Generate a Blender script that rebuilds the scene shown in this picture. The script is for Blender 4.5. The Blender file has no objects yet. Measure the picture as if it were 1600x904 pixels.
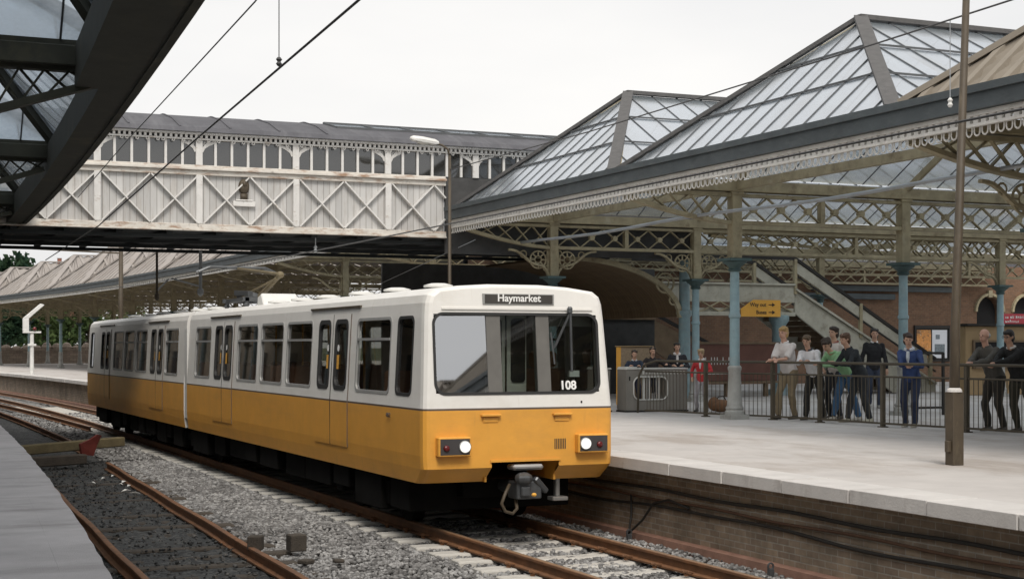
import bpy, bmesh, math, random
import numpy as np
from mathutils import Vector, Matrix, Euler
random.seed(7); np.random.seed(7)
PI = math.pi
R = math.radians
scene = bpy.context.scene
COL = scene.collection
ZP = 0.90            # platform level above rail top
TC = 7.757           # centre line of the train's track

# ------------------------------------------------------------------ helpers
class MB:
    def __init__(s): s.v = []; s.f = []; s.m = []; s.cur = 0
    def add(s, vs, fs, m=None):
        b = len(s.v); s.v += [tuple(p) for p in vs]
        for f in fs:
            s.f.append([i + b for i in f]); s.m.append(s.cur if m is None else m)
    def bx(s, x0, x1, y0, y1, z0, z1, m=None):
        s.add([(x0,y0,z0),(x1,y0,z0),(x1,y1,z0),(x0,y1,z0),(x0,y0,z1),(x1,y0,z1),(x1,y1,z1),(x0,y1,z1)],
              [(0,3,2,1),(4,5,6,7),(0,1,5,4),(1,2,6,5),(2,3,7,6),(3,0,4,7)], m)
        return s
    def bar(s, p, q, w, h, up=(0,0,1), m=None):
        p = Vector(p); q = Vector(q); d = (q-p)
        if d.length < 1e-6: return s
        d.normalize(); u = Vector(up)
        a = d.cross(u)
        if a.length < 1e-4: a = d.cross(Vector((0,1,0)))
        a.normalize(); b = a.cross(d)
        vs = []
        for c in (p, q):
            for (i, j) in ((-1,-1),(1,-1),(1,1),(-1,1)):
                vs.append(c + a*(i*w/2) + b*(j*h/2))
        s.add(vs, [(0,1,2,3),(7,6,5,4),(0,4,5,1),(1,5,6,2),(2,6,7,3),(3,7,4,0)], m)
        return s
    def path(s, pts, w, h, up=(0,0,1), m=None):
        for a, b in zip(pts[:-1], pts[1:]): s.bar(a, b, w, h, up, m)
        return s
    def tube(s, pts, r, n=8, closed=False, m=None):
        pts = [Vector(p) for p in pts]; k = len(pts)
        rs = r if isinstance(r, (list, tuple)) else [r]*k
        vs = []; prev = None
        for i, p in enumerate(pts):
            if closed: d = pts[(i+1) % k] - pts[i-1]
            else: d = pts[min(i+1, k-1)] - pts[max(i-1, 0)]
            d.normalize()
            if prev is None:
                a = d.cross(Vector((0,0,1)))
                if a.length < .05: a = d.cross(Vector((1,0,0)))
            else:
                a = prev - d*prev.dot(d)
            a.normalize(); prev = a; b = d.cross(a)
            for j in range(n):
                t = 2*PI*j/n
                vs.append(p + (a*math.cos(t) + b*math.sin(t))*rs[i])
        fs = []
        for i in range(k if closed else k-1):
            for j in range(n):
                i2 = (i+1) % k
                fs.append((i*n+j, i*n+(j+1) % n, i2*n+(j+1) % n, i2*n+j))
        if not closed:
            fs.append(tuple(range(n-1, -1, -1))); fs.append(tuple((k-1)*n+j for j in range(n)))
        s.add(vs, fs, m); return s
    def ring(s, c, rad, r, ax=(1,0,0), ay=(0,0,1), n=16, k=6, m=None):
        c = Vector(c); ax = Vector(ax); ay = Vector(ay)
        return s.tube([c + ax*(rad*math.cos(2*PI*i/n)) + ay*(rad*math.sin(2*PI*i/n)) for i in range(n)], r, k, True, m)
    def lathe(s, c, prof, n=16, m=None):
        c = Vector(c); vs = []; fs = []
        for (r, z) in prof:
            for j in range(n):
                t = 2*PI*j/n; vs.append(c + Vector((r*math.cos(t), r*math.sin(t), z)))
        for i in range(len(prof)-1):
            for j in range(n): fs.append((i*n+j, i*n+(j+1) % n, (i+1)*n+(j+1) % n, (i+1)*n+j))
        fs.append(tuple(range(n-1, -1, -1))); fs.append(tuple((len(prof)-1)*n+j for j in range(n)))
        s.add(vs, fs, m); return s
    def cyl(s, p, q, r, n=12, m=None): return s.tube([p, q], r, n, False, m)
    def ell(s, c, r, nu=12, nv=8, rot=None, m=None):
        c = Vector(c); vs = []; fs = []
        if not isinstance(r, (tuple, list)): r = (r, r, r)
        def P(x, y, z):
            q = Vector((x*r[0], y*r[1], z*r[2]))
            return c + (rot @ q if rot is not None else q)
        vs.append(P(0,0,-1))
        for i in range(1, nv):
            t = -PI/2 + PI*i/nv
            for j in range(nu):
                a = 2*PI*j/nu; vs.append(P(math.cos(t)*math.cos(a), math.cos(t)*math.sin(a), math.sin(t)))
        vs.append(P(0,0,1)); e = len(vs)-1
        for j in range(nu): fs.append((0, 1+(j+1) % nu, 1+j))
        for i in range(nv-2):
            for j in range(nu):
                fs.append((1+i*nu+j, 1+i*nu+(j+1) % nu, 1+(i+1)*nu+(j+1) % nu, 1+(i+1)*nu+j))
        for j in range(nu): fs.append((e, 1+(nv-2)*nu+j, 1+(nv-2)*nu+(j+1) % nu))
        s.add(vs, fs, m); return s
    def quad(s, a, b, c, d, m=None): s.add([a,b,c,d], [(0,1,2,3)], m); return s
    def prism(s, poly, d, m=None):
        d = Vector(d); n = len(poly); p = [Vector(q) for q in poly]
        s.add(p + [q+d for q in p], [tuple(range(n)), tuple(range(2*n-1, n-1, -1))] + [(i, i+n, (i+1) % n+n, (i+1) % n) for i in range(n)], m)
        return s
    def loft(s, rings, m=None, cap=True):
        n = len(rings[0]); vs = [p for r_ in rings for p in r_]; fs = []
        for i in range(len(rings)-1):
            for j in range(n): fs.append((i*n+j, i*n+(j+1) % n, (i+1)*n+(j+1) % n, (i+1)*n+j))
        if cap:
            fs.append(tuple(range(n-1, -1, -1))); fs.append(tuple((len(rings)-1)*n+j for j in range(n)))
        s.add(vs, fs, m); return s
    def build(s, name, mats, parent=None, smooth=False, tf=None, bevel=0, autos=None, recalc=True):
        me = bpy.data.meshes.new(name)
        vs = [tf(p) for p in s.v] if tf else s.v
        me.from_pydata(vs, [], s.f)
        if not isinstance(mats, (list, tuple)): mats = [mats]
        for m in mats: me.materials.append(m)
        if len(mats) > 1: me.polygons.foreach_set('material_index', s.m)
        if recalc:
            bm = bmesh.new(); bm.from_mesh(me); bmesh.ops.recalc_face_normals(bm, faces=bm.faces)
            if bevel:
                es = [e for e in bm.edges if len(e.link_faces) == 2 and e.calc_face_angle(0) > .6]
                bmesh.ops.bevel(bm, geom=es, offset=bevel, segments=1, affect='EDGES', profile=.5, clamp_overlap=True)
            bm.to_mesh(me); bm.free()
        if smooth: me.polygons.foreach_set('use_smooth', [True]*len(me.polygons))
        if autos is not None:
            me.polygons.foreach_set('use_smooth', [True]*len(me.polygons))
            me.set_sharp_from_angle(angle=R(autos))
        me.update()
        o = bpy.data.objects.new(name, me); COL.objects.link(o)
        if parent is not None:
            o.parent = parent
            o.matrix_parent_inverse = parent_world(parent).inverted()
        return o

def parent_world(p):
    m = p.matrix_basis.copy()
    if p.parent is not None: m = parent_world(p.parent) @ p.matrix_parent_inverse @ m
    return m

def tag(o, label=None, cat=None, group=None, kind=None):
    if label: o['label'] = label
    if cat: o['category'] = cat
    if group: o['group'] = group
    if kind: o['kind'] = kind
    return o
def thing(name, label, cat, group=None, loc=(0,0,0)):
    o = bpy.data.objects.new(name, None); COL.objects.link(o); o.empty_display_size = .2; o.location = loc
    return tag(o, label, cat, group)
def copy_tree(o, parent=None):
    kids = [c for c in bpy.data.objects if c.parent == o]
    c = o.copy(); COL.objects.link(c)
    if parent is not None: c.parent = parent
    for k in kids: copy_tree(k, c)
    return c

# ------------------------------------------------------------------ materials
def new_mat(name):
    m = bpy.data.materials.new(name); m.use_nodes = True
    nt = m.node_tree; nt.nodes.clear()
    out = nt.nodes.new('ShaderNodeOutputMaterial')
    return m, nt, out
def N(nt, t, **kw):
    n = nt.nodes.new(t)
    for k, v in kw.items():
        if k.startswith('i_'): n.inputs[k[2:].replace('_', ' ')].default_value = v
        else: setattr(n, k, v)
    return n
def c4(c): return (c[0], c[1], c[2], 1)
def M(name, col, rough=.6, metal=0, var=.18, scale=3., bump=0, bscale=40, spec=.5, stains=(), coat=0):
    """colour with broad mottling; stains = [(colour, scale(x,y,z), low, high, strength)]"""
    m, nt, out = new_mat(name); L = nt.links.new
    b = N(nt, 'ShaderNodeBsdfPrincipled'); L(b.outputs[0], out.inputs[0])
    b.inputs['Roughness'].default_value = rough; b.inputs['Metallic'].default_value = metal
    b.inputs['Specular IOR Level'].default_value = spec
    if coat: b.inputs['Coat Weight'].default_value = coat; b.inputs['Coat Roughness'].default_value = .15
    tc = N(nt, 'ShaderNodeTexCoord')
    no = N(nt, 'ShaderNodeTexNoise'); no.inputs['Scale'].default_value = scale; no.inputs['Detail'].default_value = 8
    no.inputs['Roughness'].default_value = .65
    L(tc.outputs['Object'], no.inputs['Vector'])
    mr = N(nt, 'ShaderNodeMapRange'); mr.inputs[1].default_value = .25; mr.inputs[2].default_value = .75
    mr.inputs[3].default_value = 1-var; mr.inputs[4].default_value = 1+var
    L(no.outputs['Fac'], mr.inputs[0])
    vm = N(nt, 'ShaderNodeVectorMath', operation='SCALE'); vm.inputs[0].default_value = col
    L(mr.outputs[0], vm.inputs['Scale'])
    cur = vm.outputs[0]
    for k, (sc_, scl, lo, hi, st) in enumerate(stains):
        mp = N(nt, 'ShaderNodeMapping'); mp.inputs['Scale'].default_value = scl; mp.inputs['Location'].default_value = (k*3.1, k*7.7, k*1.3)
        L(tc.outputs['Object'], mp.inputs['Vector'])
        n2 = N(nt, 'ShaderNodeTexNoise'); n2.inputs['Scale'].default_value = 1; n2.inputs['Detail'].default_value = 6; n2.inputs['Roughness'].default_value = .7
        L(mp.outputs[0], n2.inputs['Vector'])
        r2 = N(nt, 'ShaderNodeMapRange'); r2.inputs[1].default_value = lo; r2.inputs[2].default_value = hi; r2.inputs[4].default_value = st
        L(n2.outputs['Fac'], r2.inputs[0])
        mx = N(nt, 'ShaderNodeMix', data_type='RGBA'); L(r2.outputs[0], mx.inputs[0]); L(cur, mx.inputs[6]); mx.inputs[7].default_value = c4(sc_)
        cur = mx.outputs[2]
    L(cur, b.inputs['Base Color'])
    if bump:
        n3 = N(nt, 'ShaderNodeTexNoise'); n3.inputs['Scale'].default_value = bscale; n3.inputs['Detail'].default_value = 5
        L(tc.outputs['Object'], n3.inputs['Vector'])
        bp = N(nt, 'ShaderNodeBump'); bp.inputs['Strength'].default_value = bump; bp.inputs['Distance'].default_value = .02
        L(n3.outputs['Fac'], bp.inputs['Height']); L(bp.outputs[0], b.inputs['Normal'])
    return m
def M_brick(name, c1, c2, mortar, axes='xz', scale=1., dirt=(.08,.07,.05), dirt_amt=.5, bw=.225, bh=.075):
    m, nt, out = new_mat(name); L = nt.links.new
    b = N(nt, 'ShaderNodeBsdfPrincipled'); L(b.outputs[0], out.inputs[0]); b.inputs['Roughness'].default_value = .85
    tc = N(nt, 'ShaderNodeTexCoord'); sx = N(nt, 'ShaderNodeSeparateXYZ'); L(tc.outputs['Object'], sx.inputs[0])
    cx = N(nt, 'ShaderNodeCombineXYZ'); L(sx.outputs['X' if axes[0] == 'x' else 'Y'], cx.inputs[0]); L(sx.outputs['Z'], cx.inputs[1])
    br = N(nt, 'ShaderNodeTexBrick'); L(cx.outputs[0], br.inputs['Vector'])
    br.inputs['Color1'].default_value = c4(c1); br.inputs['Color2'].default_value = c4(c2); br.inputs['Mortar'].default_value = c4(mortar)
    br.inputs['Scale'].default_value = 1/scale; br.inputs['Brick Width'].default_value = bw; br.inputs['Row Height'].default_value = bh
    br.inputs['Mortar Size'].default_value = .008; br.inputs['Mortar Smooth'].default_value = .3
    no = N(nt, 'ShaderNodeTexNoise'); no.inputs['Scale'].default_value = 1.3; no.inputs['Detail'].default_value = 9; no.inputs['Roughness'].default_value = .7
    L(tc.outputs['Object'], no.inputs['Vector'])
    mr = N(nt, 'ShaderNodeMapRange'); mr.inputs[1].default_value = .4; mr.inputs[2].default_value = .7; mr.inputs[4].default_value = dirt_amt
    L(no.outputs['Fac'], mr.inputs[0])
    mx = N(nt, 'ShaderNodeMix', data_type='RGBA'); L(mr.outputs[0], mx.inputs[0]); L(br.outputs['Color'], mx.inputs[6]); mx.inputs[7].default_value = c4(dirt)
    n2 = N(nt, 'ShaderNodeTexNoise'); n2.inputs['Scale'].default_value = 9; n2.inputs['Detail'].default_value = 6
    L(tc.outputs['Object'], n2.inputs['Vector'])
    m2 = N(nt, 'ShaderNodeMapRange'); m2.inputs[3].default_value = .7; m2.inputs[4].default_value = 1.3; L(n2.outputs['Fac'], m2.inputs[0])
    vs = N(nt, 'ShaderNodeVectorMath', operation='SCALE'); L(mx.outputs[2], vs.inputs[0]); L(m2.outputs[0], vs.inputs['Scale'])
    L(vs.outputs[0], b.inputs['Base Color'])
    bp = N(nt, 'ShaderNodeBump'); bp.inputs['Strength'].default_value = .6; bp.inputs['Distance'].default_value = .012; bp.invert = True
    L(br.outputs['Fac'], bp.inputs['Height']); L(bp.outputs[0], b.inputs['Normal'])
    return m
def M_glass(name, tint, mirror=.08, body=(.5,.55,.6), bodyf=0., rough=.02, streak=0., gain=.55):
    """thin pane: see-through, some dirt (diffuse+translucent) and a fresnel-like mirror"""
    m, nt, out = new_mat(name); L = nt.links.new
    tr = N(nt, 'ShaderNodeBsdfTransparent'); tr.inputs[0].default_value = c4(tint)
    di = N(nt, 'ShaderNodeBsdfDiffuse'); di.inputs[0].default_value = c4(body)
    tl = N(nt, 'ShaderNodeBsdfTranslucent'); tl.inputs[0].default_value = c4(body)
    a = N(nt, 'ShaderNodeMixShader'); a.inputs[0].default_value = .5; L(di.outputs[0], a.inputs[1]); L(tl.outputs[0], a.inputs[2])
    b = N(nt, 'ShaderNodeMixShader'); b.inputs[0].default_value = bodyf; L(tr.outputs[0], b.inputs[1]); L(a.outputs[0], b.inputs[2])
    if streak:
        tc = N(nt, 'ShaderNodeTexCoord'); no = N(nt, 'ShaderNodeTexNoise'); no.inputs['Scale'].default_value = 1.1; no.inputs['Detail'].default_value = 7; no.inputs['Roughness'].default_value = .7
        L(tc.outputs['Object'], no.inputs['Vector'])
        mr = N(nt, 'ShaderNodeMapRange'); mr.inputs[1].default_value = .3; mr.inputs[2].default_value = .7
        mr.inputs[3].default_value = max(0, bodyf-streak); mr.inputs[4].default_value = min(1, bodyf+streak)
        L(no.outputs['Fac'], mr.inputs[0]); L(mr.outputs[0], b.inputs[0])
    g = N(nt, 'ShaderNodeBsdfGlossy'); g.inputs['Roughness'].default_value = rough; g.inputs[0].default_value = (.95,.97,1,1)
    lw = N(nt, 'ShaderNodeLayerWeight'); lw.inputs[0].default_value = .35
    mr = N(nt, 'ShaderNodeMapRange'); mr.inputs[3].default_value = mirror; mr.inputs[4].default_value = min(1, mirror+gain)
    L(lw.outputs['Fresnel'], mr.inputs[0])
    c = N(nt, 'ShaderNodeMixShader'); L(mr.outputs[0], c.inputs[0]); L(b.outputs[0], c.inputs[1]); L(g.outputs[0], c.inputs[2])
    L(c.outputs[0], out.inputs[0])
    return m
def M_planks(name, col, stain, axis='x', width=.14, amt=.5):
    m, nt, out = new_mat(name); L = nt.links.new
    b = N(nt, 'ShaderNodeBsdfPrincipled'); L(b.outputs[0], out.inputs[0]); b.inputs['Roughness'].default_value = .75
    tc = N(nt, 'ShaderNodeTexCoord'); sx = N(nt, 'ShaderNodeSeparateXYZ'); L(tc.outputs['Object'], sx.inputs[0])
    d = N(nt, 'ShaderNodeMath', operation='DIVIDE'); L(sx.outputs['XYZ'.index(axis.upper())], d.inputs[0]); d.inputs[1].default_value = width
    fr = N(nt, 'ShaderNodeMath', operation='FRACT'); L(d.outputs[0], fr.inputs[0])
    fl = N(nt, 'ShaderNodeMath', operation='FLOOR'); L(d.outputs[0], fl.inputs[0])
    wn = N(nt, 'ShaderNodeTexWhiteNoise', noise_dimensions='1D'); L(fl.outputs[0], wn.inputs['W'])
    gap = N(nt, 'ShaderNodeMath', operation='LESS_THAN'); L(fr.outputs[0], gap.inputs[0]); gap.inputs[1].default_value = .07
    mp = N(nt, 'ShaderNodeMapping'); mp.inputs['Scale'].default_value = (9,9,1.3); L(tc.outputs['Object'], mp.inputs['Vector'])
    no = N(nt, 'ShaderNodeTexNoise'); no.inputs['Scale'].default_value = 1; no.inputs['Detail'].default_value = 7; no.inputs['Roughness'].default_value = .7; L(mp.outputs[0], no.inputs['Vector'])
    r1 = N(nt, 'ShaderNodeMapRange'); r1.inputs[1].default_value = .5; r1.inputs[2].default_value = .75; r1.inputs[4].default_value = amt; L(no.outputs['Fac'], r1.inputs[0])
    mr = N(nt, 'ShaderNodeMapRange'); mr.inputs[3].default_value = .85; mr.inputs[4].default_value = 1.08; L(wn.outputs['Value'], mr.inputs[0])
    vs = N(nt, 'ShaderNodeVectorMath', operation='SCALE'); vs.inputs[0].default_value = col; L(mr.outputs[0], vs.inputs['Scale'])
    mx = N(nt, 'ShaderNodeMix', data_type='RGBA'); L(r1.outputs[0], mx.inputs[0]); L(vs.outputs[0], mx.inputs[6]); mx.inputs[7].default_value = c4(stain)
    m2 = N(nt, 'ShaderNodeMix', data_type='RGBA'); g2 = N(nt, 'ShaderNodeMath', operation='MULTIPLY'); L(gap.outputs[0], g2.inputs[0]); g2.inputs[1].default_value = .7
    L(g2.outputs[0], m2.inputs[0]); L(mx.outputs[2], m2.inputs[6]); m2.inputs[7].default_value = c4([x*.35 for x in stain])
    L(m2.outputs[2], b.inputs['Base Color'])
    bp = N(nt, 'ShaderNodeBump'); bp.inputs['Strength'].default_value = .5; bp.inputs['Distance'].default_value = .01; bp.invert = True
    L(gap.outputs[0], bp.inputs['Height']); L(bp.outputs[0], b.inputs['Normal'])
    return m
def M_gravel(name, cols, scale=16, rough=.9):
    m, nt, out = new_mat(name); L = nt.links.new
    b = N(nt, 'ShaderNodeBsdfPrincipled'); L(b.outputs[0], out.inputs[0]); b.inputs['Roughness'].default_value = rough
    tc = N(nt, 'ShaderNodeTexCoord')
    vo = N(nt, 'ShaderNodeTexVoronoi'); vo.inputs['Scale'].default_value = scale; L(tc.outputs['Object'], vo.inputs['Vector'])
    sp = N(nt, 'ShaderNodeSeparateColor'); L(vo.outputs['Color'], sp.inputs[0])
    no = N(nt, 'ShaderNodeTexNoise'); no.inputs['Scale'].default_value = .7; no.inputs['Detail'].default_value = 6; L(tc.outputs['Object'], no.inputs['Vector'])
    ad = N(nt, 'ShaderNodeMath', operation='MULTIPLY_ADD'); L(no.outputs['Fac'], ad.inputs[0]); ad.inputs[1].default_value = .9; L(sp.outputs[0], ad.inputs[2])
    sb = N(nt, 'ShaderNodeMath', operation='SUBTRACT'); L(ad.outputs[0], sb.inputs[0]); sb.inputs[1].default_value = .45
    cr = N(nt, 'ShaderNodeValToRGB'); e = cr.color_ramp.elements
    e[0].position = 0; e[0].color = c4(cols[0]); e[1].position = 1; e[1].color = c4(cols[-1])
    for i, c in enumerate(cols[1:-1]):
        x = e.new((i+1)/(len(cols)-1)); x.color = c4(c)
    L(sb.outputs[0], cr.inputs[0]); L(cr.outputs[0], b.inputs['Base Color'])
    bp = N(nt, 'ShaderNodeBump'); bp.inputs['Strength'].default_value = .9; bp.inputs['Distance'].default_value = .03; bp.invert = True
    L(vo.outputs['Distance'], bp.inputs['Height']); L(bp.outputs[0], b.inputs['Normal'])
    return m
def M_leaf(name, c1, c2):
    m, nt, out = new_mat(name); L = nt.links.new
    tc = N(nt, 'ShaderNodeTexCoord'); no = N(nt, 'ShaderNodeTexNoise'); no.inputs['Scale'].default_value = .9; no.inputs['Detail'].default_value = 6
    L(tc.outputs['Object'], no.inputs['Vector'])
    cr = N(nt, 'ShaderNodeValToRGB'); cr.color_ramp.elements[0].position = .35; cr.color_ramp.elements[0].color = c4(c1); cr.color_ramp.elements[1].position = .65; cr.color_ramp.elements[1].color = c4(c2)
    L(no.outputs['Fac'], cr.inputs[0])
    d = N(nt, 'ShaderNodeBsdfDiffuse'); t = N(nt, 'ShaderNodeBsdfTranslucent'); L(cr.outputs[0], d.inputs[0]); L(cr.outputs[0], t.inputs[0])
    mx = N(nt, 'ShaderNodeMixShader'); mx.inputs[0].default_value = .3; L(d.outputs[0], mx.inputs[1]); L(t.outputs[0], mx.inputs[2]); L(mx.outputs[0], out.inputs[0])
    return m
def M_emit(name, col, st):
    m, nt, out = new_mat(name)
    e = N(nt, 'ShaderNodeEmission'); e.inputs[0].default_value = c4(col); e.inputs[1].default_value = st
    nt.links.new(e.outputs[0], out.inputs[0]); return m

GRIME = (.10,.085,.06)
mt = {}
mt['orange'] = M('train orange paint', (.72,.345,.052), .48, var=.09, scale=2.2, stains=[((.52,.26,.06), (1.2,.5,3), .48, .75, .5), ((.36,.19,.06), (9,9,.8), .60, .78, .4)], coat=.08)
mt['cream'] = M('train white paint', (.74,.725,.69), .45, var=.05, scale=2, stains=[((.52,.48,.40), (1.5,.6,2.5), .52, .8, .35), ((.45,.41,.34), (10,10,.9), .60, .78, .4)], coat=.12)
mt['stripe'] = M('train waist stripe', (.10,.075,.06), .5)
mt['rubber'] = M('black rubber', (.02,.02,.02), .6)
mt['dark'] = M('dark underframe', (.008,.0075,.007), .95, var=.4, spec=.1)
mt['gunmetal'] = M('greasy steel', (.10,.105,.11), .45, metal=.6, var=.3)
mt['bright'] = M('bright steel', (.45,.45,.44), .35, metal=.8)
mt['alu'] = M('window frame aluminium', (.34,.34,.33), .55, metal=.2)
mt['trainglass'] = M_glass('train side glass', (.62,.63,.60), .07, gain=.30)
mt['windscreen'] = M_glass('windscreen glass', (.55,.60,.58), .09, gain=.3)
mt['windscreen_mirror'] = M_glass('windscreen glass with boosted mirror', (.45,.46,.46), .42, gain=.3)  # stronger mirror set to brighten the reflection in the left pane
mt['lining'] = M('train interior lining', (.58,.54,.46), .6)
mt['seat'] = M('brown train seat', (.16,.07,.035), .8)
mt['white'] = M('white lettering', (.85,.85,.83), .5, var=.02)
mt['blind'] = M('destination blind', (.05,.045,.04), .5)
mt['lamp_on'] = M_emit('headlamp lit', (1,.97,.90), .95)
mt['lamp_red'] = M('red tail lamp lens', (.12,.012,.012), .15)
mt['lamp_face'] = M('lamp cluster black', (.05,.045,.045), .5)
mt['cabgrey'] = M('cab grey panel', (.13,.125,.115), .6)
mt['cablight'] = M('cab pale door', (.62,.60,.54), .55)
mt['rust'] = M('rusty rail', (.19,.085,.035), .8, var=.35, scale=6, stains=[((.09,.05,.03), (8,1,8), .45, .7, .8)])
mt['railtop'] = M('worn rail head', (.30,.19,.115), .45, metal=.35, var=.2)
mt['concrete'] = M('concrete sleeper', (.47,.45,.41), .85, var=.15, scale=6, bump=.3, stains=[((.26,.22,.18), (5,5,5), .56, .78, .6)])
mt['timber'] = M('old sleeper timber', (.055,.045,.035), .9, var=.4, scale=5, bump=.6)
mt['ballast'] = M_gravel('ballast bed', [(.075,.072,.07),(.14,.136,.132),(.21,.207,.20),(.31,.30,.295)])
mt['stone'] = M_gravel('ballast stone', [(.085,.082,.08),(.16,.155,.15),(.235,.23,.225),(.37,.365,.355)], 13)
mt['cinder'] = M_gravel('oily cinder', [(.010,.011,.012),(.022,.024,.025),(.040,.043,.043),(.085,.085,.08)], 22, .8)
mt['cinderstone'] = M_gravel('cinder lump', [(.010,.011,.011),(.025,.026,.026),(.05,.05,.047),(.14,.13,.12)], 10, .8)
mt['tarmac'] = M('platform tarmac', (.50,.475,.455), .9, var=.12, scale=1.2, bump=.25, bscale=120,
    stains=[((.30,.25,.21), (.5,.22,1), .50, .64, .6), ((.66,.64,.62), (.6,.6,1), .58, .75, .4)])
mt['tarmac_old'] = M('old platform tarmac', (.42,.40,.40), .9, var=.18, scale=1.5, bump=.35, bscale=110,
    stains=[((.21,.195,.19), (.5,1.6,1), .5, .7, .6), ((.44,.42,.41), (3,3,1), .6, .8, .4)])
mt['coping'] = M('coping concrete', (.56,.54,.52), .85, var=.12, scale=2, bump=.2, stains=[((.30,.27,.25), (1,3,1), .55, .75, .5)])
mt['pbrick'] = M_brick('platform wall brick', (.36,.28,.20), (.25,.19,.14), (.38,.35,.30), 'yz', dirt=(.09,.075,.055), dirt_amt=.7)
mt['footing'] = M('stained footing', (.30,.17,.125), .9, var=.3, scale=4, bump=.3)
mt['brick'] = M_brick('station brick', (.20,.105,.058), (.14,.075,.042), (.17,.13,.10), 'xz', dirt=(.10,.06,.035), dirt_amt=.5)
mt['olive'] = M('weathered olive ironwork', (.32,.275,.175), .7, var=.28, scale=4, stains=[((.13,.085,.045), (3,3,3), .53, .72, .7), ((.46,.43,.33), (2,2,2), .58, .75, .5)])
mt['blackiron'] = M('sooty ironwork', (.026,.027,.018), .75, var=.35, scale=3, stains=[((.07,.06,.03), (1.5,1.5,1.5), .55, .75, .7)])
mt['column'] = M('blue grey column paint', (.24,.345,.375), .55, var=.18, scale=5, stains=[((.30,.34,.34), (3,3,6), .5, .7, .6), ((.13,.14,.12), (6,6,2), .58, .75, .6)])
mt['colgrey'] = M('grey column foot', (.33,.33,.31), .7, var=.2, scale=5, stains=[((.18,.17,.15), (5,5,3), .5, .7, .6)])
mt['capital'] = M('dark green capital', (.06,.10,.10), .6, var=.25)
mt['gutter'] = M('slate blue gutter', (.055,.068,.075), .6, var=.3, scale=2, stains=[((.10,.115,.12), (1,2,6), .5, .7, .6)])
mt['valance'] = M('grey white valance', (.66,.645,.61), .75, var=.15, scale=4, stains=[((.30,.26,.21), (2,3,8), .54, .74, .6)])
mt['glazing'] = M_glass('roof glazing', (.70,.77,.84), .05, (.52,.60,.68), .60, .2, .27)
mt['bars'] = M('glazing bar', (.085,.09,.095), .7, var=.3)
mt['lead'] = M('lead flashing', (.085,.083,.082), .7, var=.25, scale=8, bump=.5)
def M_corr(name, col):
    m = M(name, col, .85, var=.15, scale=1.6, stains=[((.22,.19,.16), (.8,.8,.8), .5, .7, .7), ((.42,.37,.32), (2,2,2), .6, .8, .5)])
    return m
mt['corr'] = M_corr('corrugated roof sheet', (.26,.228,.185))
mt['corrpink'] = M_corr('pinkish roof sheet', (.305,.28,.262))
mt['bwhite'] = M('weathered white paint', (.62,.61,.59), .7, var=.12, scale=4, stains=[((.30,.22,.16), (5,5,9), .58, .72, .75), ((.12,.10,.08), (9,9,3), .66, .76, .8)])
mt['bplank'] = M_planks('white painted boarding', (.49,.485,.475), (.27,.22,.17), 'x', .15, .5)
mt['bchord'] = M('rust stained chord', (.60,.57,.52), .75, var=.15, scale=4, stains=[((.26,.13,.06), (2.2,3,9), .5, .66, .85), ((.12,.10,.08), (5,5,5), .62, .75, .8)])
mt['felt'] = M('roofing felt', (.085,.085,.095), .85, var=.25, scale=1.6, stains=[((.15,.15,.16), (3,.3,1), .5, .7, .6)])
mt['bridgeglass'] = M_glass('bridge window glass', (.16,.155,.14), .10, (.16,.155,.14), .3, .05, gain=.35)
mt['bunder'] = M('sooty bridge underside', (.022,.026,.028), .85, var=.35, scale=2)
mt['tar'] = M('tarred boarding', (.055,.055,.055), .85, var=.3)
mt['brownwood'] = M_planks('brown boarding', (.16,.11,.06), (.07,.05,.03), 'y', .16, .5)
mt['stairgrey'] = M('stair side panel', (.40,.385,.32), .75, var=.2, scale=4, stains=[((.15,.12,.08), (3,3,3), .54, .74, .7)])
mt['stairwood'] = M('brown stair boards', (.17,.12,.075), .8, var=.3)
mt['fence'] = M('brown fence paint', (.075,.062,.042), .6, var=.3)
mt['pole'] = M('brown steel mast', (.066,.05,.032), .6, var=.25, scale=5, stains=[((.17,.14,.09), (6,6,1.5), .54, .72, .6)])
mt['cable'] = M('black cable', (.018,.016,.014), .7)
mt['rustcable'] = M('rusty conduit', (.10,.05,.028), .8, var=.3)
mt['greypipe'] = M('grey conduit', (.36,.38,.40), .5)
mt['wire'] = M('overhead wire', (.06,.06,.062), .6)
mt['steelbox'] = M('brushed cabinet steel', (.235,.22,.195), .5, metal=.35, var=.1)
mt['steelpale'] = M('pale cabinet trim', (.58,.57,.53), .45, metal=.3)
mt['tan'] = M('tan board', (.33,.23,.12), .75, var=.12)
mt['tanbox'] = M('speckled tan box', (.27,.20,.13), .8, var=.3, scale=20)
mt['ywood'] = M('yellow sign board', (.72,.37,.055), .6, var=.06)
mt['ink'] = M('black sign ink', (.04,.03,.02), .6)
mt['redsign'] = M('red sign board', (.58,.045,.07), .5, var=.06)
mt['maroon'] = M('maroon hoarding', (.14,.062,.045), .75, var=.25)
mt['posterO'] = M('orange poster', (.62,.27,.07), .6, var=.3, scale=7, stains=[((.13,.08,.05), (5,5,7), .52, .6, .8), ((.75,.68,.5), (9,9,9), .6, .7, .8)])
mt['posterW'] = M('pale poster', (.66,.68,.72), .6, var=.08)
mt['posterD'] = M('poster picture', (.16,.19,.21), .6, var=.5, scale=14)
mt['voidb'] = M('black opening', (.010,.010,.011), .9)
mt['postwhite'] = M('white signal post', (.72,.72,.70), .6)
mt['lampwhite'] = M('lamp housing', (.66,.655,.63), .5, var=.08)
mt['bark'] = M('bark', (.06,.045,.03), .9, var=.3)
mt['leafA'] = M_leaf('leaf mid green', (.035,.06,.025), (.10,.14,.055))
mt['leafB'] = M_leaf('leaf dark green', (.018,.038,.026), (.05,.085,.045))
mt['grass'] = M('rough grass ground', (.075,.09,.04), .95, var=.4, scale=.6)
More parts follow.
